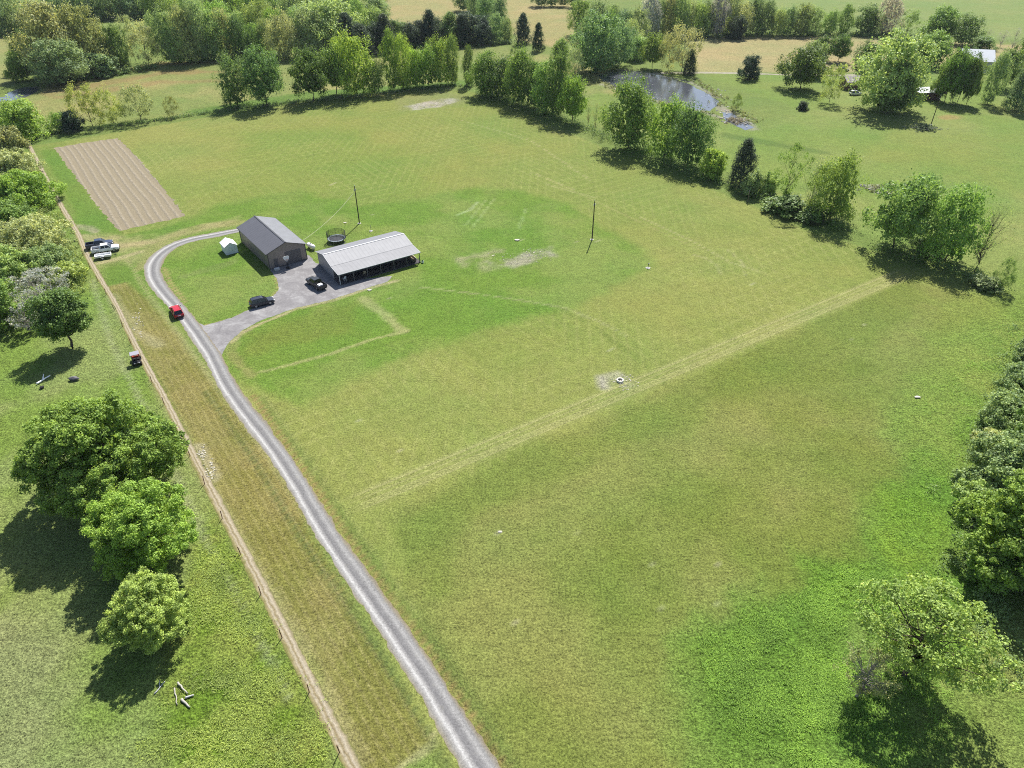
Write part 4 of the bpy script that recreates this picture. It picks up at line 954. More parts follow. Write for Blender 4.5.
# ---- big charcoal workshop: local x runs along its length (away), y across
c0 = Vector((-53.05, 139.15, 0)); rz = math.radians(127.0); L_, Wd = 17.7, 8.6
barn = thing('metal_workshop', 'large charcoal metal workshop with steep gabled roof at the end of the gravel yard', 'building', c0, rz)
# local frame: x from the front gable to the back; y = -Wd..0 is across toward the photo's right
b = B(); b.poly([(0, 0, 0), (0, -Wd, 0), (0, -Wd, 3.72), (0, -Wd/2, 5.28), (0, 0, 3.72)]); b.build('front_gable_wall', ribbed('charcoal_gable', (.24, .195, .175), .9, 1, .5, 0, .06), barn)
b = B(); b.poly([(L_, 0, 0), (L_, -Wd, 0), (L_, -Wd, 3.72), (L_, -Wd/2, 5.28), (L_, 0, 3.72)]); b.build('rear_gable_wall', M['wall_dark2'], barn)
for yy in (0, -Wd): b = B(); b.poly([(0, yy, 0), (L_, yy, 0), (L_, yy, 3.72), (0, yy, 3.72)]); b.build('side_wall', M['wall_dark'], barn)
def roof_slab(name, y0, z0, y1, z1, xa, xb, th, mat, parent):
    nrm = Vector((0, z0-z1, y1-y0)).normalized(); nrm = nrm if nrm.z > 0 else -nrm; o = nrm*th; v = []
    b = B()
    b.prism([(y0, z0), (y1, z1), (y1+o.y, z1+o.z), (y0+o.y, z0+o.z)], xa, xb); return b.build(name, mat, parent)
sl = (5.28-3.72)/(Wd/2)
roof_slab('roof_panel', .35, 3.72-.35*sl+.02, -Wd/2, 5.30, -.3, L_+.3, .08, ribbed('dark_roof_painted_shade', (.088, .085, .092), .9, 0, .4, 0, .07), barn)  # slope turned from the sun, its shade put into a darker colour
roof_slab('roof_panel', -Wd-.35, 3.72-.35*sl+.02, -Wd/2, 5.30, -.3, L_+.3, .08, ribbed('dark_roof_painted_sun', (.165, .162, .17), .9, 0, .3, 0, .07), barn)  # sunlight on this slope put into a lighter copy of the roof colour
b = B(); b.box((L_/2, -Wd/2, 5.40), (L_+.6, .34, .05)); b.build('ridge_cap', M['trim'], barn)
b = B()
for s, yy in ((1, .36), (-1, -Wd-.36)): b.bar((-.31, yy, 3.66), (-.31, -Wd/2, 5.34), .06, 6)
b.build('rake_trim', M['trim'], barn)
for yy in (.39, -Wd-.39): b = B(); b.box((L_/2, yy, 3.60), (L_+.5, .1, .12)); b.build('gutter', M['trim'], barn)
b = B()
for yy in (.03, -Wd-.03): b.box((-.03, yy, 1.85), (.12, .12, 3.6)); b.box((L_+.03, yy, 1.85), (.12, .12, 3.6))
b.build('corner_trim', M['trim'], barn)
# front: wide roll-up door and a walk door in the same siding colour
b = B(); b.box((-.03, -5.6, 1.5), (.05, 3.6, 3.0), bevel=.01)
for k in range(5): b.box((-.06, -5.6, .35+.6*k), (.02, 3.5, .05))
rd = b.build('roll_up_door', plain('charcoal_door', (.115, .105, .107), .5), barn)
b = B(); b.box((-.07, -5.6, .5), (.03, .3, .06)); b.build('handle', M['steel'], rd)
b = B(); b.box((-.03, -1.55, 1.05), (.05, .95, 2.1), bevel=.01); wd = b.build('walk_door', plain('walk_door_paint', (.11, .10, .105), .5), barn)
b = B(); b.box((-.075, -1.2, 1.0), (.05, .08, .08)); b.build('handle', M['steel'], wd)
b = B(); b.box((-.01, -Wd/2, .06), (.08, Wd-.2, .12)); b.build('base_trim', M['trim'], barn)

# ---- long grey building with a deep porch along the camera side; local x along eave, y back
c1 = Vector((-36.35, 131.7, 0)); rz1 = math.radians(34.2); L2 = 19.4
hs = thing('porch_building', 'long low pale grey metal building with a deep open porch along its lawn side', 'building', c1, rz1)
YB, YW, YR, YE = 3.7, 3.4, 7.75, 12.45; ZE, ZBk, ZR, ZH = 2.45, 2.84, 4.0, 2.92
def at_slope(yv): return ZBk+(ZR-ZBk)*(yv-YB)/(YR-YB)
zw = 2.78
for xx, nm in ((.25, 'gable_wall'), (L2-.25, 'gable_wall')):
    b = B(); b.poly([(xx, YW, 0), (xx, YE-.3, 0), (xx, YE-.3, ZH-.02), (xx, YR, ZR-.04), (xx, YB, ZBk-.05), (xx, YW, zw)]); b.build(nm, M['wall_grey'], hs)
b = B(); b.poly([(.25, YE-.3, 0), (L2-.25, YE-.3, 0), (L2-.25, YE-.3, ZH-.02), (.25, YE-.3, ZH-.02)]); b.build('rear_wall', M['wall_grey2'], hs)
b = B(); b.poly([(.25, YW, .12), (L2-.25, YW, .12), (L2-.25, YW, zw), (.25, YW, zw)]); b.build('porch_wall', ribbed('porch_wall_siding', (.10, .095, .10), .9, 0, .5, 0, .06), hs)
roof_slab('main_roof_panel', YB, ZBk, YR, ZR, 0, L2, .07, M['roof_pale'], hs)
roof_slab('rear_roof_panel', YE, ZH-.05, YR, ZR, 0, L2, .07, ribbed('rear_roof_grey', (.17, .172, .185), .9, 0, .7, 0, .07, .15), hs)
roof_slab('porch_roof_panel', 0, ZE, YB+.02, ZBk-.03, 0, L2, .06, M['roof_porch'], hs)
b = B(); b.box((L2/2, YR, ZR+.085), (L2, .3, .05)); b.build('ridge_cap', M['trim_pale'], hs)
b = B(); b.box((L2/2, -.04, ZE-.02), (L2, .1, .14)); b.build('gutter', M['trim_pale'], hs)
b = B()
for xx in (-.03, L2+.03):
    b.bar((xx, 0, ZE+.03), (xx, YB, ZBk+.03), .045, 6); b.bar((xx, YB, ZBk+.05), (xx, YR, ZR+.07), .045, 6); b.bar((xx, YR, ZR+.07), (xx, YE, ZH), .045, 6)
b.build('rake_trim', M['trim_pale'], hs)
b = B(); b.box((L2/2, YW/2-.02, .07), (L2-.1, YW+.1, .13)); b.build('porch_floor', plain('dark_decking', (.07, .06, .065), .8, var=.25), hs)
for k in range(7):
    b = B(); b.box((.25+k*(L2-.5)/6, .14, 1.32), (.14, .14, 2.4)); b.box((.25+k*(L2-.5)/6, .14, .2), (.2, .2, .12)); b.build('porch_post', plain('post_paint', (.10, .10, .10), .6) if k else M['trim_pale'], hs)
b = B(); b.box((L2/2, .15, .98), (L2-.5, .06, .06)); b.box((L2/2, .15, .26), (L2-.5, .05, .05))
for k in range(116): b.box((.35+k*(L2-.7)/115, .15, .62), (.025, .025, .68))
b.build('railing', plain('dark_railing', (.025, .025, .028), .5), hs)
for xx in (3.2, 11.0): b = B(); b.box((xx, YW-.03, 1.17), (.95, .05, 2.05), bevel=.01); dd = b.build('door', plain('dark_door', (.05, .045, .045), .4), hs); b = B(); b.box((xx+.36, YW-.08, 1.1), (.08, .06, .06)); b.build('handle', M['steel'], dd)
for xx in (1.4, 5.4, 7.6, 13.6, 16.6):
    b = B(); b.box((xx, YW-.03, 1.7), (1.0, .05, 1.1)); wf = b.build('window', M['trim_pale'], hs); b = B(); b.box((xx, YW-.062, 1.7), (.86, .03, .96)); b.build('pane', M['glass'], wf)
b = B(); b.box((.22, 9.5, 1.9), (.05, 1.0, .9)); wf = b.build('window', M['trim'], hs) if False else b.bm.free()
def local(o, v): return Matrix.Translation(o.location) @ Matrix.Rotation(o.rotation_euler.z, 4, 'Z') @ Vector(v)
def chair(label, px, rot, mat, parent_b=hs):
    t = thing('porch_chair', label, 'chair', local(parent_b, (px[0], px[1], .135)), parent_b.rotation_euler.z+rot, 'chairs on the porch')
    B().box((0, 0, .42), (.52, .52, .07), bevel=.015).build('seat', mat, t)
    B().box((0, .27, .78), (.52, .06, .66), Matrix.Rotation(-.18, 3, 'X'), bevel=.015).build('backrest', mat, t)
    for sx in (-1, 1):
        B().box((sx*.29, 0, .62), (.07, .54, .04)).build('armrest', mat, t)
        for sy in (-1, 1): B().box((sx*.25, sy*.23, .30 if sy < 0 else .2), (.05, .05, .60 if sy < 0 else .4)).build('leg', mat, t)
chair('white chair under the porch roof nearest the left gable wall', (1.7, 1.2), 3.3, M['white'])
chair('tan cushioned chair under the porch roof in the left third of the porch', (6.3, 1.2), 3.0, M['tan'])
chair('dark chair under the middle of the porch roof', (10.6, 1.5), 3.1, M['black'])
chair('dark chair under the porch roof right of the middle', (13.6, 1.5), 3.2, M['black'])
t = thing('porch_sofa', 'pale cushioned outdoor sofa at the right end of the porch', 'sofa', local(hs, (18.2, 1.75, .135)), hs.rotation_euler.z+math.pi/2)
B().box((0, 0, .22), (2.0, .85, .34), bevel=.03).build('base', M['wood'], t)
B().box((0, -.04, .46), (1.9, .72, .16), bevel=.04).build('cushion', M['tan'], t)
B().box((0, -.36, .72), (1.95, .18, .5), bevel=.05).build('backrest', plain('pale_cushion', (.55, .48, .38), .9), t)
for sx in (-1, 1): B().box((sx*.99, 0, .45), (.14, .8, .5), bevel=.03).build('armrest', M['wood'], t)
t = thing('potted_plant', 'small white pot standing at the right front corner of the porch', 'planter', local(hs, (19.6, -.35, 0)), 0)
b = B(); b.loft([(0, []), ]) if False else b.bar((0, 0, 0), (0, 0, .45), .22, 12, .3); b.build('pot', M['white'], t); B().lump((0, 0, .55), (.26, .26, .2), 3).build('plant', plain('pot_plant', (.1, .16, .05), .8), t)

# ---- white storage shed beside the workshop
sh = thing('storage_shed', 'small bright white gabled storage shed beside the charcoal workshop', 'shed', Vector((-65.0, 146.15, 0)), math.radians(35.5))
sw, sd, se, sr = 2.75, 3.3, 1.95, 2.75
for yy, nm in ((0, 'front_wall'), (sd, 'rear_wall')): b = B(); b.poly([(0, yy, 0), (sw, yy, 0), (sw, yy, se), (sw/2, yy, sr), (0, yy, se)]); b.build(nm, M['shed_white'], sh)
for xx in (0, sw): b = B(); b.poly([(xx, 0, 0), (xx, sd, 0), (xx, sd, se), (xx, 0, se)]); b.build('side_wall', M['shed_white'], sh)
for s in (-1, 1):
    b = B(); xe = sw/2+s*(sw/2+.12); ze = se-.07
    b.poly([(sw/2, -.12, sr+.04), (sw/2, sd+.12, sr+.04), (xe, sd+.12, ze+.04), (xe, -.12, ze+.04)])
    b.poly([(sw/2, -.12, sr-.02), (xe, -.12, ze-.02), (xe, sd+.12, ze-.02), (sw/2, sd+.12, sr-.02)])
    b.build('roof_panel', ribbed('white_roof', (.72, .72, .72), .3, 1, .5, 0, .03), sh)
b = B(); b.box((sw/2, -.03, .9), (1.3, .04, 1.75)); b.box((sw/2, -.055, .9), (.03, .02, 1.7)); dr_ = b.build('door', plain('shed_door', (.6, .63, .66), .5), sh)
B().box((sw/2+.12, -.08, .95), (.05, .05, .16)).build('handle', M['black'], dr_)

# ---- propane tank
tk = thing('propane_tank', 'white horizontal propane tank on the grass between the two metal buildings', 'tank', Vector((*at(311.5, 249)[:2], 0)), math.radians(-42))
secs = []
for x_, r_ in ((-1.35, .05), (-1.3, .24), (-1.15, .42), (-.95, .5), (.95, .5), (1.15, .42), (1.3, .24), (1.35, .05)):
    secs.append((x_, [(r_*math.cos(a), .82+r_*math.sin(a)) for a in [2*math.pi*i/16 for i in range(16)]]))
B().loft(secs).build('shell', M['white'], tk, True)
for xx in (-.8, .8): B().box((xx, 0, .2), (.12, .7, .42)).build('leg', M['steel'], tk)
B().bar((0, 0, 1.28), (0, 0, 1.48), .16, 12).build('valve_dome', M['steel'], tk)

# ---- trampoline with net
tp = thing('trampoline', 'round trampoline with black net enclosure on the lawn behind the porch building', 'trampoline', Vector((*at(337, 241.5)[:2], 0)), .3)
B().ring((0, 0, .85), 2.05, .05, 32, 6).build('frame', M['steel'], tp)
b = B(); vs_ = [(1.75*math.cos(a), 1.75*math.sin(a), .84) for a in [2*math.pi*i/32 for i in range(32)]]; b.poly(vs_); b.build('mat', plain('tramp_mat', (.03, .032, .04), .7), tp)
b = B(); ri = [2*math.pi*i/32 for i in range(33)]
for a, c in zip(ri, ri[1:]):
    b.poly([(1.74*math.cos(a), 1.74*math.sin(a), .88), (2.12*math.cos(a), 2.12*math.sin(a), .89), (2.12*math.cos(c), 2.12*math.sin(c), .89), (1.74*math.cos(c), 1.74*math.sin(c), .88)])
b.build('edge_pad', plain('edge_pad', (.20, .26, .30), .6), tp)
for k in range(8):
    a = 2*math.pi*k/8; e = Vector((math.cos(a), math.sin(a), 0))
    B().bar(e*2.15+Vector((0, 0, 0)), e*2.15+Vector((0, 0, 2.55)), .035, 6).build('net_post', M['black'], tp)
for k in range(4):
    a = 2*math.pi*(k+.5)/4; e = Vector((math.cos(a), math.sin(a), 0)); n_ = Vector((-e.y, e.x, 0))
    B().tube([e*2.05+n_*.7+Vector((0, 0, .85)), e*2.1+n_*.65+Vector((0, 0, .03)), e*2.1-n_*.65+Vector((0, 0, .03)), e*2.05-n_*.7+Vector((0, 0, .85))], .03).build('leg', M['steel'], tp)
b = B()
for k in range(64):
    a = 2*math.pi*k/64; e = Vector((math.cos(a)*2.14, math.sin(a)*2.14, 0)); b.bar(e+Vector((0, 0, .9)), e+Vector((0, 0, 2.45)), .02, 3)
for zz in [.95+.15*k for k in range(11)]: b.ring((0, 0, zz), 2.14, .02, 32, 3)
b.build('net', M['netting'], tp)

# ---- basketball hoop in front of the workshop and a low pale chest
bh = thing('basketball_hoop', 'basketball hoop with white fan shaped backboard and black base before the workshop wall', 'basketball hoop', Vector((*at(288.3, 268.6)[:2], 0)), math.radians(300))
B().box((-.2, 0, .12), (1.05, .75, .24), taper=.8, bevel=.03).build('base', M['black'], bh)
B().tube([(-.3, 0, .2), (-.1, 0, 1.2), (-.02, 0, 2.5)], .05, 8).build('pole', M['black'], bh)
b = B(); prof = [(-.32, 2.05), (.32, 2.05), (.62, 2.5), (.66, 2.85), (.45, 3.02), (-.45, 3.02), (-.66, 2.85), (-.62, 2.5)]; b.prism(prof, .06, .1); bb = b.build('backboard', M['white'], bh)
B().ring((.36, 0, 2.3), .23, .02, 18, 5).build('rim', plain('hoop_red', (.4, .06, .02), .5), bh)
b = B()
for k in range(10):
    a = 2*math.pi*k/10; b.bar((.36+.23*math.cos(a), .23*math.sin(a), 2.3), (.36+.13*math.cos(a+.4), .13*math.sin(a+.4), 1.88), .012, 3)
b.build('net', M['white'], bh)
ch = thing('storage_chest', 'low pale storage chest against the front left corner of the workshop', 'chest', Vector((*at(277.3, 270.3)[:2], 0)), math.radians(37))
B().box((0, 0, .24), (1.1, .6, .48), bevel=.03).build('body', plain('pale_resin', (.42, .41, .40), .6), ch)
B().box((0, 0, .53), (1.18, .68, .1), taper=.92, bevel=.02).build('lid', plain('pale_resin_lid', (.5, .49, .47), .6), ch)

# ------------------------------------------------------------------ vehicles: local +x forward
def ringsec(hw, zb, zt, tuck=.9, crown=.86):
    return [(-hw*tuck, zb), (-hw, zb+.16), (-hw, zb+(zt-zb)*.6), (-hw*.97, zt-.07), (-hw*crown, zt), (hw*crown, zt), (hw*.97, zt-.07), (hw, zb+(zt-zb)*.6), (hw, zb+.16), (hw*tuck, zb)]
def wheel(parent, x, y, r=.36, w_=.24, rim=None):
    b = B(); b.bar((x, y-w_/2, r), (x, y+w_/2, r), r, 18); wv = b.build('wheel', M['rubber'], parent)
    s = 1 if y > 0 else -1
    b = B(); b.bar((x, y+s*(w_/2+.005), r), (x, y+s*(w_/2-.03), r), r*.62, 12); b.build('rim', rim or M['steel'], wv)
def paint_mat(name, col): return plain(name, col, .28, 0, .04, 3, .5)
def lights_and_wheels(t, L, hw, zl, wb, r, zr=None, x0=0):
    f = x0+L/2
    for s in (-1, 1):
        B().box((f-.06, s*(hw-.24), zl), (.14, .36, .15), bevel=.02).build('headlight', M['lamp'], t)
        B().box((x0-L/2+.03, s*(hw-.13), zr or zl+.1), (.10, .2, .28), bevel=.02).build('tail_light', M['tail'], t)
        wheel(t, x0+wb/2, s*(hw-.11), r); wheel(t, x0-wb/2, s*(hw-.11), r)
        B().box((x0+wb*.29, s*(hw+.1), zl+.42), (.12, .2, .14), bevel=.02).build('mirror', M['black'], t)
    B().box((f+.01, 0, .45), (.12, hw*1.7, .2), bevel=.03).build('front_bumper', M['black'], t)
    B().box((x0-L/2-.01, 0, .48), (.12, hw*1.7, .2), bevel=.03).build('rear_bumper', M['black'], t)
def suv(label, loc, rz, col, name='parked_car', group=None):
    t = thing(name, label, 'car', loc, rz, group); pm = paint_mat('car_paint', col); L, hw = 4.75, .94
    b = B()
    b.loft([(-2.36, ringsec(.82, .36, .92)), (-2.25, ringsec(.9, .28, 1.02)), (-1.2, ringsec(hw, .26, 1.05)), (.7, ringsec(hw, .26, 1.04)), (1.0, ringsec(hw, .26, 1.02)), (1.9, ringsec(.9, .28, .93)), (2.25, ringsec(.82, .32, .82)), (2.36, ringsec(.7, .38, .70))])
    # roof on its pillars
    b.loft([(-1.95, [(-.66, 1.66), (.66, 1.66), (.6, 1.71), (-.6, 1.71)]), (-1.5, [(-.70, 1.69), (.70, 1.69), (.62, 1.76), (-.62, 1.76)]), (-.1, [(-.70, 1.69), (.70, 1.69), (.62, 1.76), (-.62, 1.76)]), (.28, [(-.66, 1.63), (.66, 1.63), (.58, 1.69), (-.58, 1.69)])])
    for s in (-1, 1):
        for (xa, ya, xb, yb) in ((-2.2, .84, -1.9, .64), (-.95, .88, -.85, .70), (.1, .89, -.1, .70), (1.05, .86, .25, .66)):
            b.bar((xa, s*ya, 1.0), (xb, s*yb, 1.68), .045, 5)
    b.build('body', pm, t)
    b = B(); cab = lambda x0_, w0, x1_, w1: None
    b.loft([(-2.22, [(-.78, 1.0), (.78, 1.0), (.77, 1.02), (-.77, 1.02)]), (-1.9, [(-.84, 1.0), (.84, 1.0), (.64, 1.66), (-.64, 1.66)]), (.2, [(-.86, 1.0), (.86, 1.0), (.66, 1.66), (-.66, 1.66)]), (1.12, [(-.80, .99), (.80, .99), (.78, 1.02), (-.78, 1.02)])])
    b.build('windows', M['glass'], t)
    for s in (-1, 1): b = B(); b.bar((-1.6, s*.58, 1.80), (0, s*.58, 1.80), .025, 5); b.build('roof_rail', M['black'], t)
    lights_and_wheels(t, 4.72, .92, .74, 2.8, .37); B().box((-2.40, 0, .8), (.03, .5, .13)).build('number_plate', M['plate'], t)
    return t
def pickup(label, loc, rz, col, group=None, load=None):
    t = thing('pickup_truck', label, 'pickup truck', loc, rz, group); pm = paint_mat('truck_paint', col); hw = .98
    b = B()
    b.loft([(-.95, ringsec(hw, .42, 1.22)), (.9, ringsec(hw, .42, 1.22)), (1.25, ringsec(hw, .42, 1.20)), (2.3, ringsec(.95, .44, 1.12)), (2.68, ringsec(.88, .46, 1.04)), (2.78, ringsec(.8, .5, .92))])
    b.loft([(-.78, [(-.72, 1.80), (.72, 1.80), (.64, 1.87), (-.64, 1.87)]), (.42, [(-.72, 1.80), (.72, 1.80), (.64, 1.87), (-.64, 1.87)]), (.68, [(-.68, 1.74), (.68, 1.74), (.6, 1.79), (-.6, 1.79)])])
    for s in (-1, 1):
        for (xa, ya, xb, yb) in ((-.92, .9, -.8, .72), (.05, .91, 0, .72), (1.3, .88, .62, .68)): b.bar((xa, s*ya, 1.18), (xb, s*yb, 1.80), .055, 5)
    b.build('body', pm, t)
    b = B(); b.loft([(-.95, [(-.86, 1.18), (.86, 1.18), (.84, 1.2), (-.84, 1.2)]), (-.8, [(-.89, 1.18), (.89, 1.18), (.70, 1.79), (-.70, 1.79)]), (.6, [(-.89, 1.18), (.89, 1.18), (.68, 1.77), (-.68, 1.77)]), (1.4, [(-.83, 1.17), (.83, 1.17), (.81, 1.2), (-.81, 1.2)])])
    b.build('windows', M['glass'], t)
    b = B(); b.box((-1.9, 0, .62), (1.86, 1.9, .3)); b.box((-1.9, hw-.06, .95), (1.88, .1, .62)); b.box((-1.9, -hw+.06, .95), (1.88, .1, .62)); b.box((-1.02, 0, .95), (.1, 1.8, .60)); b.build('cargo_bed', pm, t)
    B().box((-2.82, 0, .95), (.08, 1.88, .58), bevel=.02).build('tailgate', pm, t)
    B().box((-1.92, 0, .79), (1.70, 1.66, .03)).build('bed_liner', M['black'], t)
    lights_and_wheels(t, 5.62, .96, .86, 3.4, .42, .98); return t
suv('bright red car parked on the drive, its rear toward the road junction', Vector((*at(177.5, 314)[:2], 0)), math.radians(124), (.36, .012, .025))
suv('dark navy estate car parked on the curve into the gravel yard', Vector((*at(262.5, 304.5)[:2], .0)), math.radians(31), (.018, .022, .035))
pickup('black pickup parked on gravel at the gable end of the porch building', Vector((*at(316.5, 286)[:2], 0)), math.radians(134), (.02, .022, .024))
bx = thing('storage_box', 'white box carried in the bed of the black pickup by the porch building', 'box', local(bpy.data.objects['pickup_truck'], (-2.1, .2, .805)), math.radians(134))
B().box((0, 0, .22), (.8, .9, .44), bevel=.02).build('body', M['white'], bx); B().box((0, 0, .47), (.86, .96, .07), bevel=.02).build('lid', M['white'], bx)
pickup('white pickup parked on worn grass by the dirt path near the garden plot', Vector((*at(106.5, 251.5)[:2], 0)), math.radians(24), (.72, .73, .74))
pickup('dark blue pickup parked close behind the white pickup', Vector((*at(100.5, 247)[:2], 0)), math.radians(24), (.03, .04, .075))
tr_ = thing('utility_trailer', 'low white utility trailer on the grass in front of the white pickup', 'trailer', Vector((*at(104, 258)[:2], 0)), math.radians(22))
b = B(); b.box((0, 0, .52), (3.3, 1.5, .08))
for s in (-1, 1): b.box((0, s*.74, .74), (3.3, .05, .40))
for s in (-1, 1): b.box((s*1.63, 0, .74), (.05, 1.44, .40))
b.build('cargo_box', M['white'], tr_)
b = B(); b.bar((1.6, .5, .5), (2.8, 0, .5), .05, 6); b.bar((1.6, -.5, .5), (2.8, 0, .5), .05, 6); b.bar((2.5, 0, .02), (2.5, 0, .55), .04, 6); b.build('tongue', M['black'], tr_)
for s in (-1, 1):
    wheel(tr_, -.15, s*.9, .33, .2, M['white']); B().box((-.15, s*.9, .72), (.85, .26, .05), bevel=.015).build('mudguard', M['white'], tr_)
# off-road utility vehicle by the path
ut = thing('utility_vehicle', 'small off-road utility vehicle with flat grey roof and red cargo bed beside the dirt path', 'utility vehicle', Vector((*at(137.5, 362.5)[:2], 0)), math.radians(-62))
b = B(); b.loft([(-1.4, ringsec(.6, .35, .6)), (.3, ringsec(.66, .3, .6)), (.8, ringsec(.66, .32, .85)), (1.45, ringsec(.55, .38, .72))]); b.build('body', M['black'], ut)
b = B(); b.box((-1.05, 0, .78), (1.0, 1.25, .06))
for s in (-1, 1): b.box((-1.05, s*.62, .92), (1.0, .05, .28))
b.box((-1.55, 0, .92), (.05, 1.25, .28)); b.box((-.55, 0, .92), (.05, 1.25, .28)); b.build('cargo_bed', plain('faded_red', (.28, .035, .02), .5), ut)
for s in (-1, 1): B().box((-.1, s*.32, .72), (.5, .5, .2), bevel=.03).build('seat', M['black'], ut)
B().tube([(.62, 0, .85), (.42, .25, 1.0)], .025).build('steering_column', M['black'], ut)
b = B()
for s in (-1, 1): b.tube([(.95, s*.6, .8), (.45, s*.62, 1.86), (-.55, s*.62, 1.88), (-.6, s*.62, .6)], .035)
b.bar((.45, -.62, 1.86), (.45, .62, 1.86), .03, 6); b.bar((-.55, -.62, 1.88), (-.55, .62, 1.88), .03, 6); b.build('roll_cage', M['black'], ut)
B().box((-.02, 0, 1.95), (1.35, 1.5, .07), bevel=.02).build('canopy', plain('grey_canopy', (.24, .235, .27), .5), ut)
for s in (-1, 1):
    for xx in (-1.0, .95): wheel(ut, xx, s*.62, .32, .26, M['black'])
    B().box((1.42, s*.35, .68), (.08, .2, .1), bevel=.02).build('headlight', M['lamp'], ut)
t = thing('straw_bale', 'small tan straw load lying in the red bed of the utility vehicle', 'bale', local(ut, (-1.05, .05, .815)), math.radians(-62))
B().box((0, 0, .16), (.75, .48, .32), bevel=.06).build('straw', M['tan'], t)
for nm, px, py, rz_, col in (('dark car with pale sills on the far lane beside two round trees', 826, 70.5, 5, (.03, .035, .05)), ('dark blue car right of another one on the far lane', 843, 71.5, 8, (.03, .045, .08)), ('pale car parked in front of the brown shed under the huge tree', 855, 95, 12, (.55, .56, .58))):
    suv(nm, Vector((*at(px, py)[:2], 0)), math.radians(rz_), col)

# ------------------------------------------------------------------ poles, wire, fence
def utility_pole(label, px, py, H, lean=0, transformer=False):
    t = thing('utility_pole', label, 'utility pole', Vector((*at(px, py)[:2], 0)), .6)
    B().bar((0, 0, -.3), (lean, 0, H), .15, 10, .10).build('pole', M['pole'], t)
    b = B()
    for s in (-1, 1): b.bar((lean*.93+s*.18, 0, H*.90), (lean*.93+s*.18, 0, H*.90+.28), .06, 8)
    b.bar((lean, 0, H), (lean, 0, H+.25), .06, 8); b.build('insulator', M['porcelain'], t)
    B().box((lean*.9, 0, H*.895), (.62, .1, .1)).build('bracket', M['steel'], t)
    if transformer:
        B().bar((lean*.85+.32, 0, H*.78), (lean*.85+.32, 0, H*.88), .22, 12).build('transformer', M['steel'], t)
    b = B(); b.lump((0, 0, .03), (.5, .45, .10), 5, 2, .3); b.build('footing', plain('pale_footing', (.34, .33, .27), .95), t)
    return t
p1 = utility_pole('wooden utility pole on the lawn behind the trampoline, with a wire to the workshop', 359.5, 223.5, 9.5)
p2 = utility_pole('lone wooden utility pole in the middle of the mown field', 592, 239.6, 9.55)
p4 = utility_pole('distant wooden utility pole rising from the brush pile on the far lawn', 931, 124.5, 9.5, .0)
p3 = thing('fence_post', 'thin brown post at the right field edge beside the dark cedar', 'post', Vector((*at(747.5, 202)[:2], 0)))
b = B(); b.bar((0, 0, -.2), (0, 0, 3.0), .11, 8, .09); b.build('post', M['wood'], p3)
B().bar((0, 0, 2.98), (0, 0, 3.12), .12, 8, .03).build('cap', M['steel'], p3)
hy = thing('yard_hydrant', 'small dark standpipe in a pale spot on the mown field, right of the lone pole', 'hydrant', Vector((*at(648, 268)[:2], 0)))
B().bar((0, 0, 0), (0, 0, 1.15), .06, 8).build('pipe', M['char'], hy); B().box((.1, 0, 1.12), (.32, .09, .1), bevel=.02).build('spout', M['steel'], hy)
B().lump((0, 0, .04), (.55, .5, .08), 4, 2, .3).build('footing', M['concrete'], hy)
hp = thing('garden_post', 'short pale stake on the lawn between trampoline and porch building', 'post', Vector((*at(371, 231)[:2], 0)))
B().bar((0, 0, 0), (0, 0, 1.5), .05, 6).build('post', M['steel'], hp); B().lump((0, 0, .03), (.45, .4, .06), 4, 2, .3).build('footing', M['concrete'], hp)
def cable(name, label, a, b_, sag, r=.03, mat=None):
    a, b_ = Vector(a), Vector(b_); pts = []
    for i in range(25):
        t = i/24; p = a.lerp(b_, t); p.z -= sag*4*t*(1-t); pts.append(p)
    o = B().tube(pts, r, 5).build(name, mat or plain('sunlit_cable_tint', (.55, .52, .35), .6)); tag(o, label, 'wire'); return o  # default cable colour has its sunlit yellow gleam put in
pl = p1.location
cable('service_wire', 'sagging pale wire from the lawn utility pole to the workshop corner', (pl.x, pl.y, 8.3), local(barn, (2.0, -Wd-.3, 3.6)), .9, .035)
# wire fence along the left side of the dirt path
fl_px = [(26, 146), (48, 187), (60, 210), (75, 235), (83, 255), (94, 275), (111, 303), (128, 338), (147, 374), (161, 398), (184, 444), (218.5, 511), (252.5, 577), (293, 660), (334, 741), (356, 785), (394, 860)]
fl = [Vector((*at(*p)[:2], 0)) for p in fl_px]
fpts = smooth_line([(*v[:2], 0) for v in fl], .5)
fence = thing('wire_fence', 'thin wire fence on short rusty posts along the dirt path', 'fence', fpts[0])
acc = 0; last = None; posts = []
for a, c in zip(fpts, fpts[1:]):
    if acc <= 0: posts.append(a.copy()); acc += 7.6
    acc -= (c-a).length
rr = random.Random(8)
for q in posts:
    q0 = q-fpts[0]; l1, l2 = rr.uniform(-.12, .12), rr.uniform(-.12, .12)
    B().bar((q0.x, q0.y, -.2), (q0.x+l1, q0.y+l2, 1.45), .055, 6).build('post', M['rust'], fence)
b = B()
for zz in (.45, .85, 1.2):
    b.tube([Vector((q.x-fpts[0].x, q.y-fpts[0].y, zz)) for q in posts], .005, 3)
b.build('wire', M['rust'], fence)
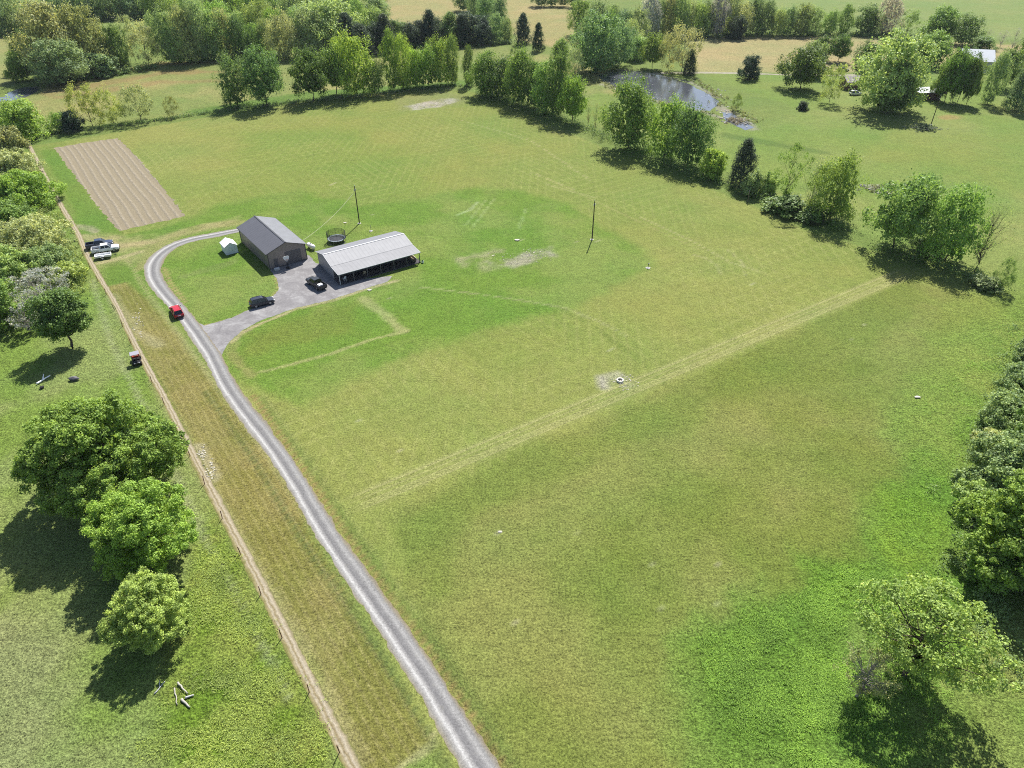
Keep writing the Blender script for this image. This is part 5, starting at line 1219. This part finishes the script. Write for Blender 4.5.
# old wire fence in the upper fence row, half swallowed by undergrowth
ff = [Vector((*at(*p)[:2], 0)) for p in [(30, 143), (60, 137), (100, 131), (150, 125), (215, 114), (300, 104), (400, 94), (465, 90)]]
fpts = smooth_line([(*v[:2], 0) for v in ff], 1.0); f2_ = thing('wire_fence', 'old post and wire fence along the foot of the upper fence row trees', 'fence', fpts[0])
acc = 0; posts = []
for a, c in zip(fpts, fpts[1:]):
    if acc <= 0: posts.append(a.copy()); acc += 5.5
    acc -= (c-a).length
for q in posts: q0 = q-fpts[0]; B().bar((q0.x, q0.y, -.2), (q0.x, q0.y, 1.4), .08, 6).build('post', M['wood'], f2_)
b = B()
for zz in (.5, .9, 1.25): b.tube([Vector((q.x-fpts[0].x, q.y-fpts[0].y, zz)) for q in posts], .012, 3)
b.build('wire', M['steel'], f2_)

# ------------------------------------------------------------------ far farm buildings
def cottage(name, label, cat, loc, rz, L, Wd_, ze, zr, wall, roof, wins, group=None, porch=False):
    t = thing(name, label, cat, loc, rz, group)
    for s in (-1, 1):
        b = B(); b.poly([(-L/2, s*Wd_/2, 0), (L/2, s*Wd_/2, 0), (L/2, s*Wd_/2, ze), (-L/2, s*Wd_/2, ze)]); b.build('side_wall', wall, t)
        b = B(); b.poly([(s*L/2, -Wd_/2, 0), (s*L/2, Wd_/2, 0), (s*L/2, Wd_/2, ze), (s*L/2, 0, zr), (s*L/2, -Wd_/2, ze)]); b.build('gable_wall', wall, t)
        k = (zr-ze)/(Wd_/2); roof_slab('roof_panel', s*(Wd_/2+.4), ze-.4*k+.03, 0, zr+.03, -L/2-.4, L/2+.4, .09, roof, t)
    for x_ in wins:
        b = B(); b.box((x_, -Wd_/2-.03, ze*.55), (1.1, .05, 1.1)); wf = b.build('window', M['trim_pale'], t); b = B(); b.box((x_, -Wd_/2-.065, ze*.55), (.9, .02, .9)); b.build('pane', M['glass'], wf)
    b = B(); b.box((L*.12, -Wd_/2-.03, 1.05), (1.0, .05, 2.1)); b.build('door', M['brown'], t)
    return t
mr = ribbed('white_metal_roof', (.62, .63, .64), .4, 0, .45, 0, .04)
cottage('farmhouse', 'far farmhouse with a broad white metal roof showing above the trees', 'house', Vector((*at(971, 70)[:2], 0)), math.radians(-14), 12.5, 11, 4.8, 8.4, plain('pale_siding', (.45, .43, .40), .8), mr, (-4, -2, 4))
cottage('barn', 'dark brown low barn with a scrap of white roof behind the huge pale tree', 'barn', Vector((*at(924, 98)[:2], 0)), math.radians(4), 9.5, 6, 2.8, 4.0, plain('maroon_boards', (.085, .04, .035), .85, var=.2), mr, (-3,))
cottage('shed', 'weathered brown shed with a pale patchy roof at the left edge of the huge tree', 'shed', Vector((*at(849, 88)[:2], 0)), math.radians(12), 6.5, 5.5, 3.0, 4.6, M['brown'], plain('patchy_roof', (.28, .25, .23), .8, var=.5, scale=.6), (-1.8,))

# ------------------------------------------------------------------ logs, stumps, heaps
def log(label, px, py, ln, r, ang, mat, z=0, fork=False, group=None, name='log'):
    p = at(px, py); rr = random.Random(int(px*10)); e = Vector((math.cos(math.radians(ang)), math.sin(math.radians(ang)), 0)); o = Vector((0, 0, r+z))
    pts = [e*(-ln/2+ln*k/6)+Vector((rr.uniform(-.06, .06)*ln*.4, rr.uniform(-.06, .06)*ln*.4, rr.uniform(0, .05)))+o for k in range(7)]
    b = B(); b.tube(pts, [r*(1.15-.09*k) for k in range(7)], 9)
    if fork:
        e2 = Vector((math.cos(math.radians(ang+42)), math.sin(math.radians(ang+42)), .25)); b.tube([pts[3], pts[3]+e2*ln*.3, pts[3]+e2*ln*.52], [r*.7, r*.55, r*.3], 7)
    ob = b.build(name, mat, None, True); ob.location = p; tag(ob, label, 'log', group); return ob
log('bleached straight log at the top of the driftwood heap at the lower left', 183, 689, 1.9, 0.094, -38, M['bleached'], .1, name='log')
log('long thin bleached branch leaning across the driftwood heap', 176, 697, 2.1, 0.065, -62, M['bleached'], .05)
log('thick bleached log at the bottom right of the driftwood heap', 186, 704, 1.5, 0.122, -35, M['bleached'])
log('short grey log end on the right of the driftwood heap', 190, 697, .8, 0.108, 20, plain('grey_wood', (.4, .39, .38), .9, var=.3))
log('forked grey branch half in the tree shade left of the driftwood heap', 160, 688, 1.5, 0.058, 70, plain('grey_wood', (.36, .36, .38), .9, var=.3), 0, True)
log('forked bleached white log lying below the dark leafy tree', 43.5, 381, 2.6, 0.144, 66, plain('chalky_wood', (.8, .8, .8), .8, var=.08), .1, True)
o = B().lump((0, 0, .22), (.32, .3, .26), 2, 2, .35).build('stump', M['char'], None, True); o.location = at(42, 388.5); tag(o, 'charred dark stump end touching the white forked log', 'stump')
o = B().lump((0, 0, .3), (.75, .5, .42), 9, 3, .35).build('stump', plain('grey_stump', (.11, .105, .115), .95, var=.5, scale=2), None, True); o.location = at(75, 380); tag(o, 'dark grey stump just above the crown of the giant tree', 'stump')
def brush(label, px, py, rx, ry, h, col, n, seed, stones=0):
    p = at(px, py); rng = np.random.default_rng(seed); t = thing('brush_pile', label, 'brush pile', p)
    C = np.stack([rng.normal(0, rx*.45, n), rng.normal(0, ry*.45, n), rng.uniform(.1, h, n)], 1); C[:, 2] *= np.clip(1-(C[:, 0]/rx)**2-(C[:, 1]/ry)**2, .2, 1)
    V, lv = leaves_at(C, rng.uniform(.4, .9, n), 40, .32, rng); V[:, 2] = np.maximum(V[:, 2], .02)
    o = link('foliage', arr_mesh('foliage', V, quads(len(V)), {'leaf': ('FLOAT', lv)}), M['leaf'], t); o.color = (*col, 1)
    b = B()
    for k in range(46):
        a = rng.uniform(0, 6.28); c = Vector((rng.normal()*rx*.5, rng.normal()*ry*.5, rng.uniform(.05, h*.7))); e = Vector((math.cos(a), math.sin(a), rng.uniform(-.1, .3)))*rng.uniform(.6, 1.6)
        b.bar(c-e, c+e, .05, 4, .02)
    b.build('branches', M['bleached'], t)
    if stones:
        sm = plain('pale_stones', (.34, .32, .28), .95, var=.25)
        for k in range(stones): s_ = rng.uniform(.25, .65); B().lump((rng.uniform(-rx, rx), rng.uniform(-ry, ry), s_*.2), (s_, s_*.8, s_*.5), int(k), 1, .3).build('stone', sm, t)
brush('round heap of cut brush at the foot of the distant utility pole', 924, 129, 5.0, 3.6, 1.6, (.07, .10, .055), 70, 1)
brush('long heap of pale rubble and brush behind the field corner trees', 886, 190, 7.0, 3.6, 1.3, (.12, .14, .07), 60, 2, 26)
brush('heap of grey brush and stones in the channel at the end of the pond', 735, 121, 5.0, 4.0, .9, (.13, .12, .09), 40, 3, 22)
# concrete well ring
wl = thing('well_ring', 'small pale concrete well ring in the bare patch in the mown field', 'well', Vector((*at(620, 381)[:2], 0)))
b = B(); K = 20
ro = [(math.cos(2*math.pi*i/K), math.sin(2*math.pi*i/K)) for i in range(K)]
for i in range(K):
    (a, c), (d_, e) = ro[i], ro[(i+1) % K]
    for q in ([(a*.62, c*.62, 0), (d_*.62, e*.62, 0), (d_*.60, e*.60, .32), (a*.60, c*.60, .32)], [(a*.60, c*.60, .32), (d_*.60, e*.60, .32), (d_*.42, e*.42, .32), (a*.42, c*.42, .32)], [(a*.42, c*.42, .32), (d_*.42, e*.42, .32), (d_*.42, e*.42, .02), (a*.42, c*.42, .02)]): b.poly(q)
b.build('rim', plain('pale_concrete', (.6, .57, .5), .9), wl)
b = B(); b.poly([(a*.42, c*.42, .03) for a, c in ro]); b.build('dark_hole_disc', M['char'], wl)  # flat black disc painted in for the darkness of the hole
# scattered white stones on worn patches
def stones(name, label, spots, n, seed, smin, smax, col):
    rng = np.random.default_rng(seed); b = B()
    for k in range(n):
        px, py, sx_, sy_ = spots[k % len(spots)]; p = at(px+rng.normal()*sx_, py+rng.normal()*sy_); s_ = rng.uniform(smin, smax)
        b.lump((p.x, p.y, s_*.12), (s_, s_*rng.uniform(.6, 1), s_*.5), k, 1, .3)
    o = b.build(name, plain(name, col, .95, var=.2)); tag(o, label, kind='stuff')
stones('pale_rubble', 'pale broken stones on the bare patches of the field', [(430, 105.5, 13, 1.6), (425, 107, 9, 1), (448, 101, 6, 1.2), (515, 258, 16, 3), (535, 253, 10, 2.5), (621, 381, 10, 4), (202, 454, 2.5, 4), (210, 469, 2.5, 5), (136, 324, 4, 7)], 420, 3, .06, .19, (.40, .37, .30))
stones('bank_stones', 'pale stones along the pond bank', [(650, 99, 14, 2.5), (690, 109, 12, 2), (730, 112, 6, 4), (744, 122, 5, 3), (715, 93, 5, 3)], 130, 4, .15, .45, (.36, .34, .30))
for lab, px, py, s_ in (('large pale flat stone above the rubble patch in the yard lawn', 517, 240.5, .55), ('white stone on the lawn behind the trampoline', 345, 223, .36), ('white stone beside the gravel edge below the porch', 369.5, 290.5, .42), ('white stone alone in the lower mown field', 500, 532, .28), ('white stone slab in the grass at the right field edge', 917, 397.5, .45)):
    o = B().lump((0, 0, s_*.2), (s_, s_*.7, s_*.35), int(px), 2, .3).build('stone', plain('white_stone', (.46, .43, .36), .9), None, False); o.location = at(px, py); tag(o, lab, 'stone')

# ------------------------------------------------------------------ haze
HAZE = 0.00004
if HAZE:
    b = B(); b.box((0, 700, 38), (2400, 1700, 82)); hz = b.build('haze', None); tag(hz, kind='stuff')
    m = bpy.data.materials.new('haze'); m.use_nodes = True; t_ = m.node_tree; t_.nodes.remove(t_.nodes['Principled BSDF'])
    pv = t_.nodes.new('ShaderNodeVolumePrincipled'); pv.inputs['Color'].default_value = (.80, .88, 1.0, 1); pv.inputs['Density'].default_value = HAZE; pv.inputs['Anisotropy'].default_value = .2
    t_.links.new(pv.outputs[0], t_.nodes['Material Output'].inputs['Volume']); hz.data.materials.append(m)
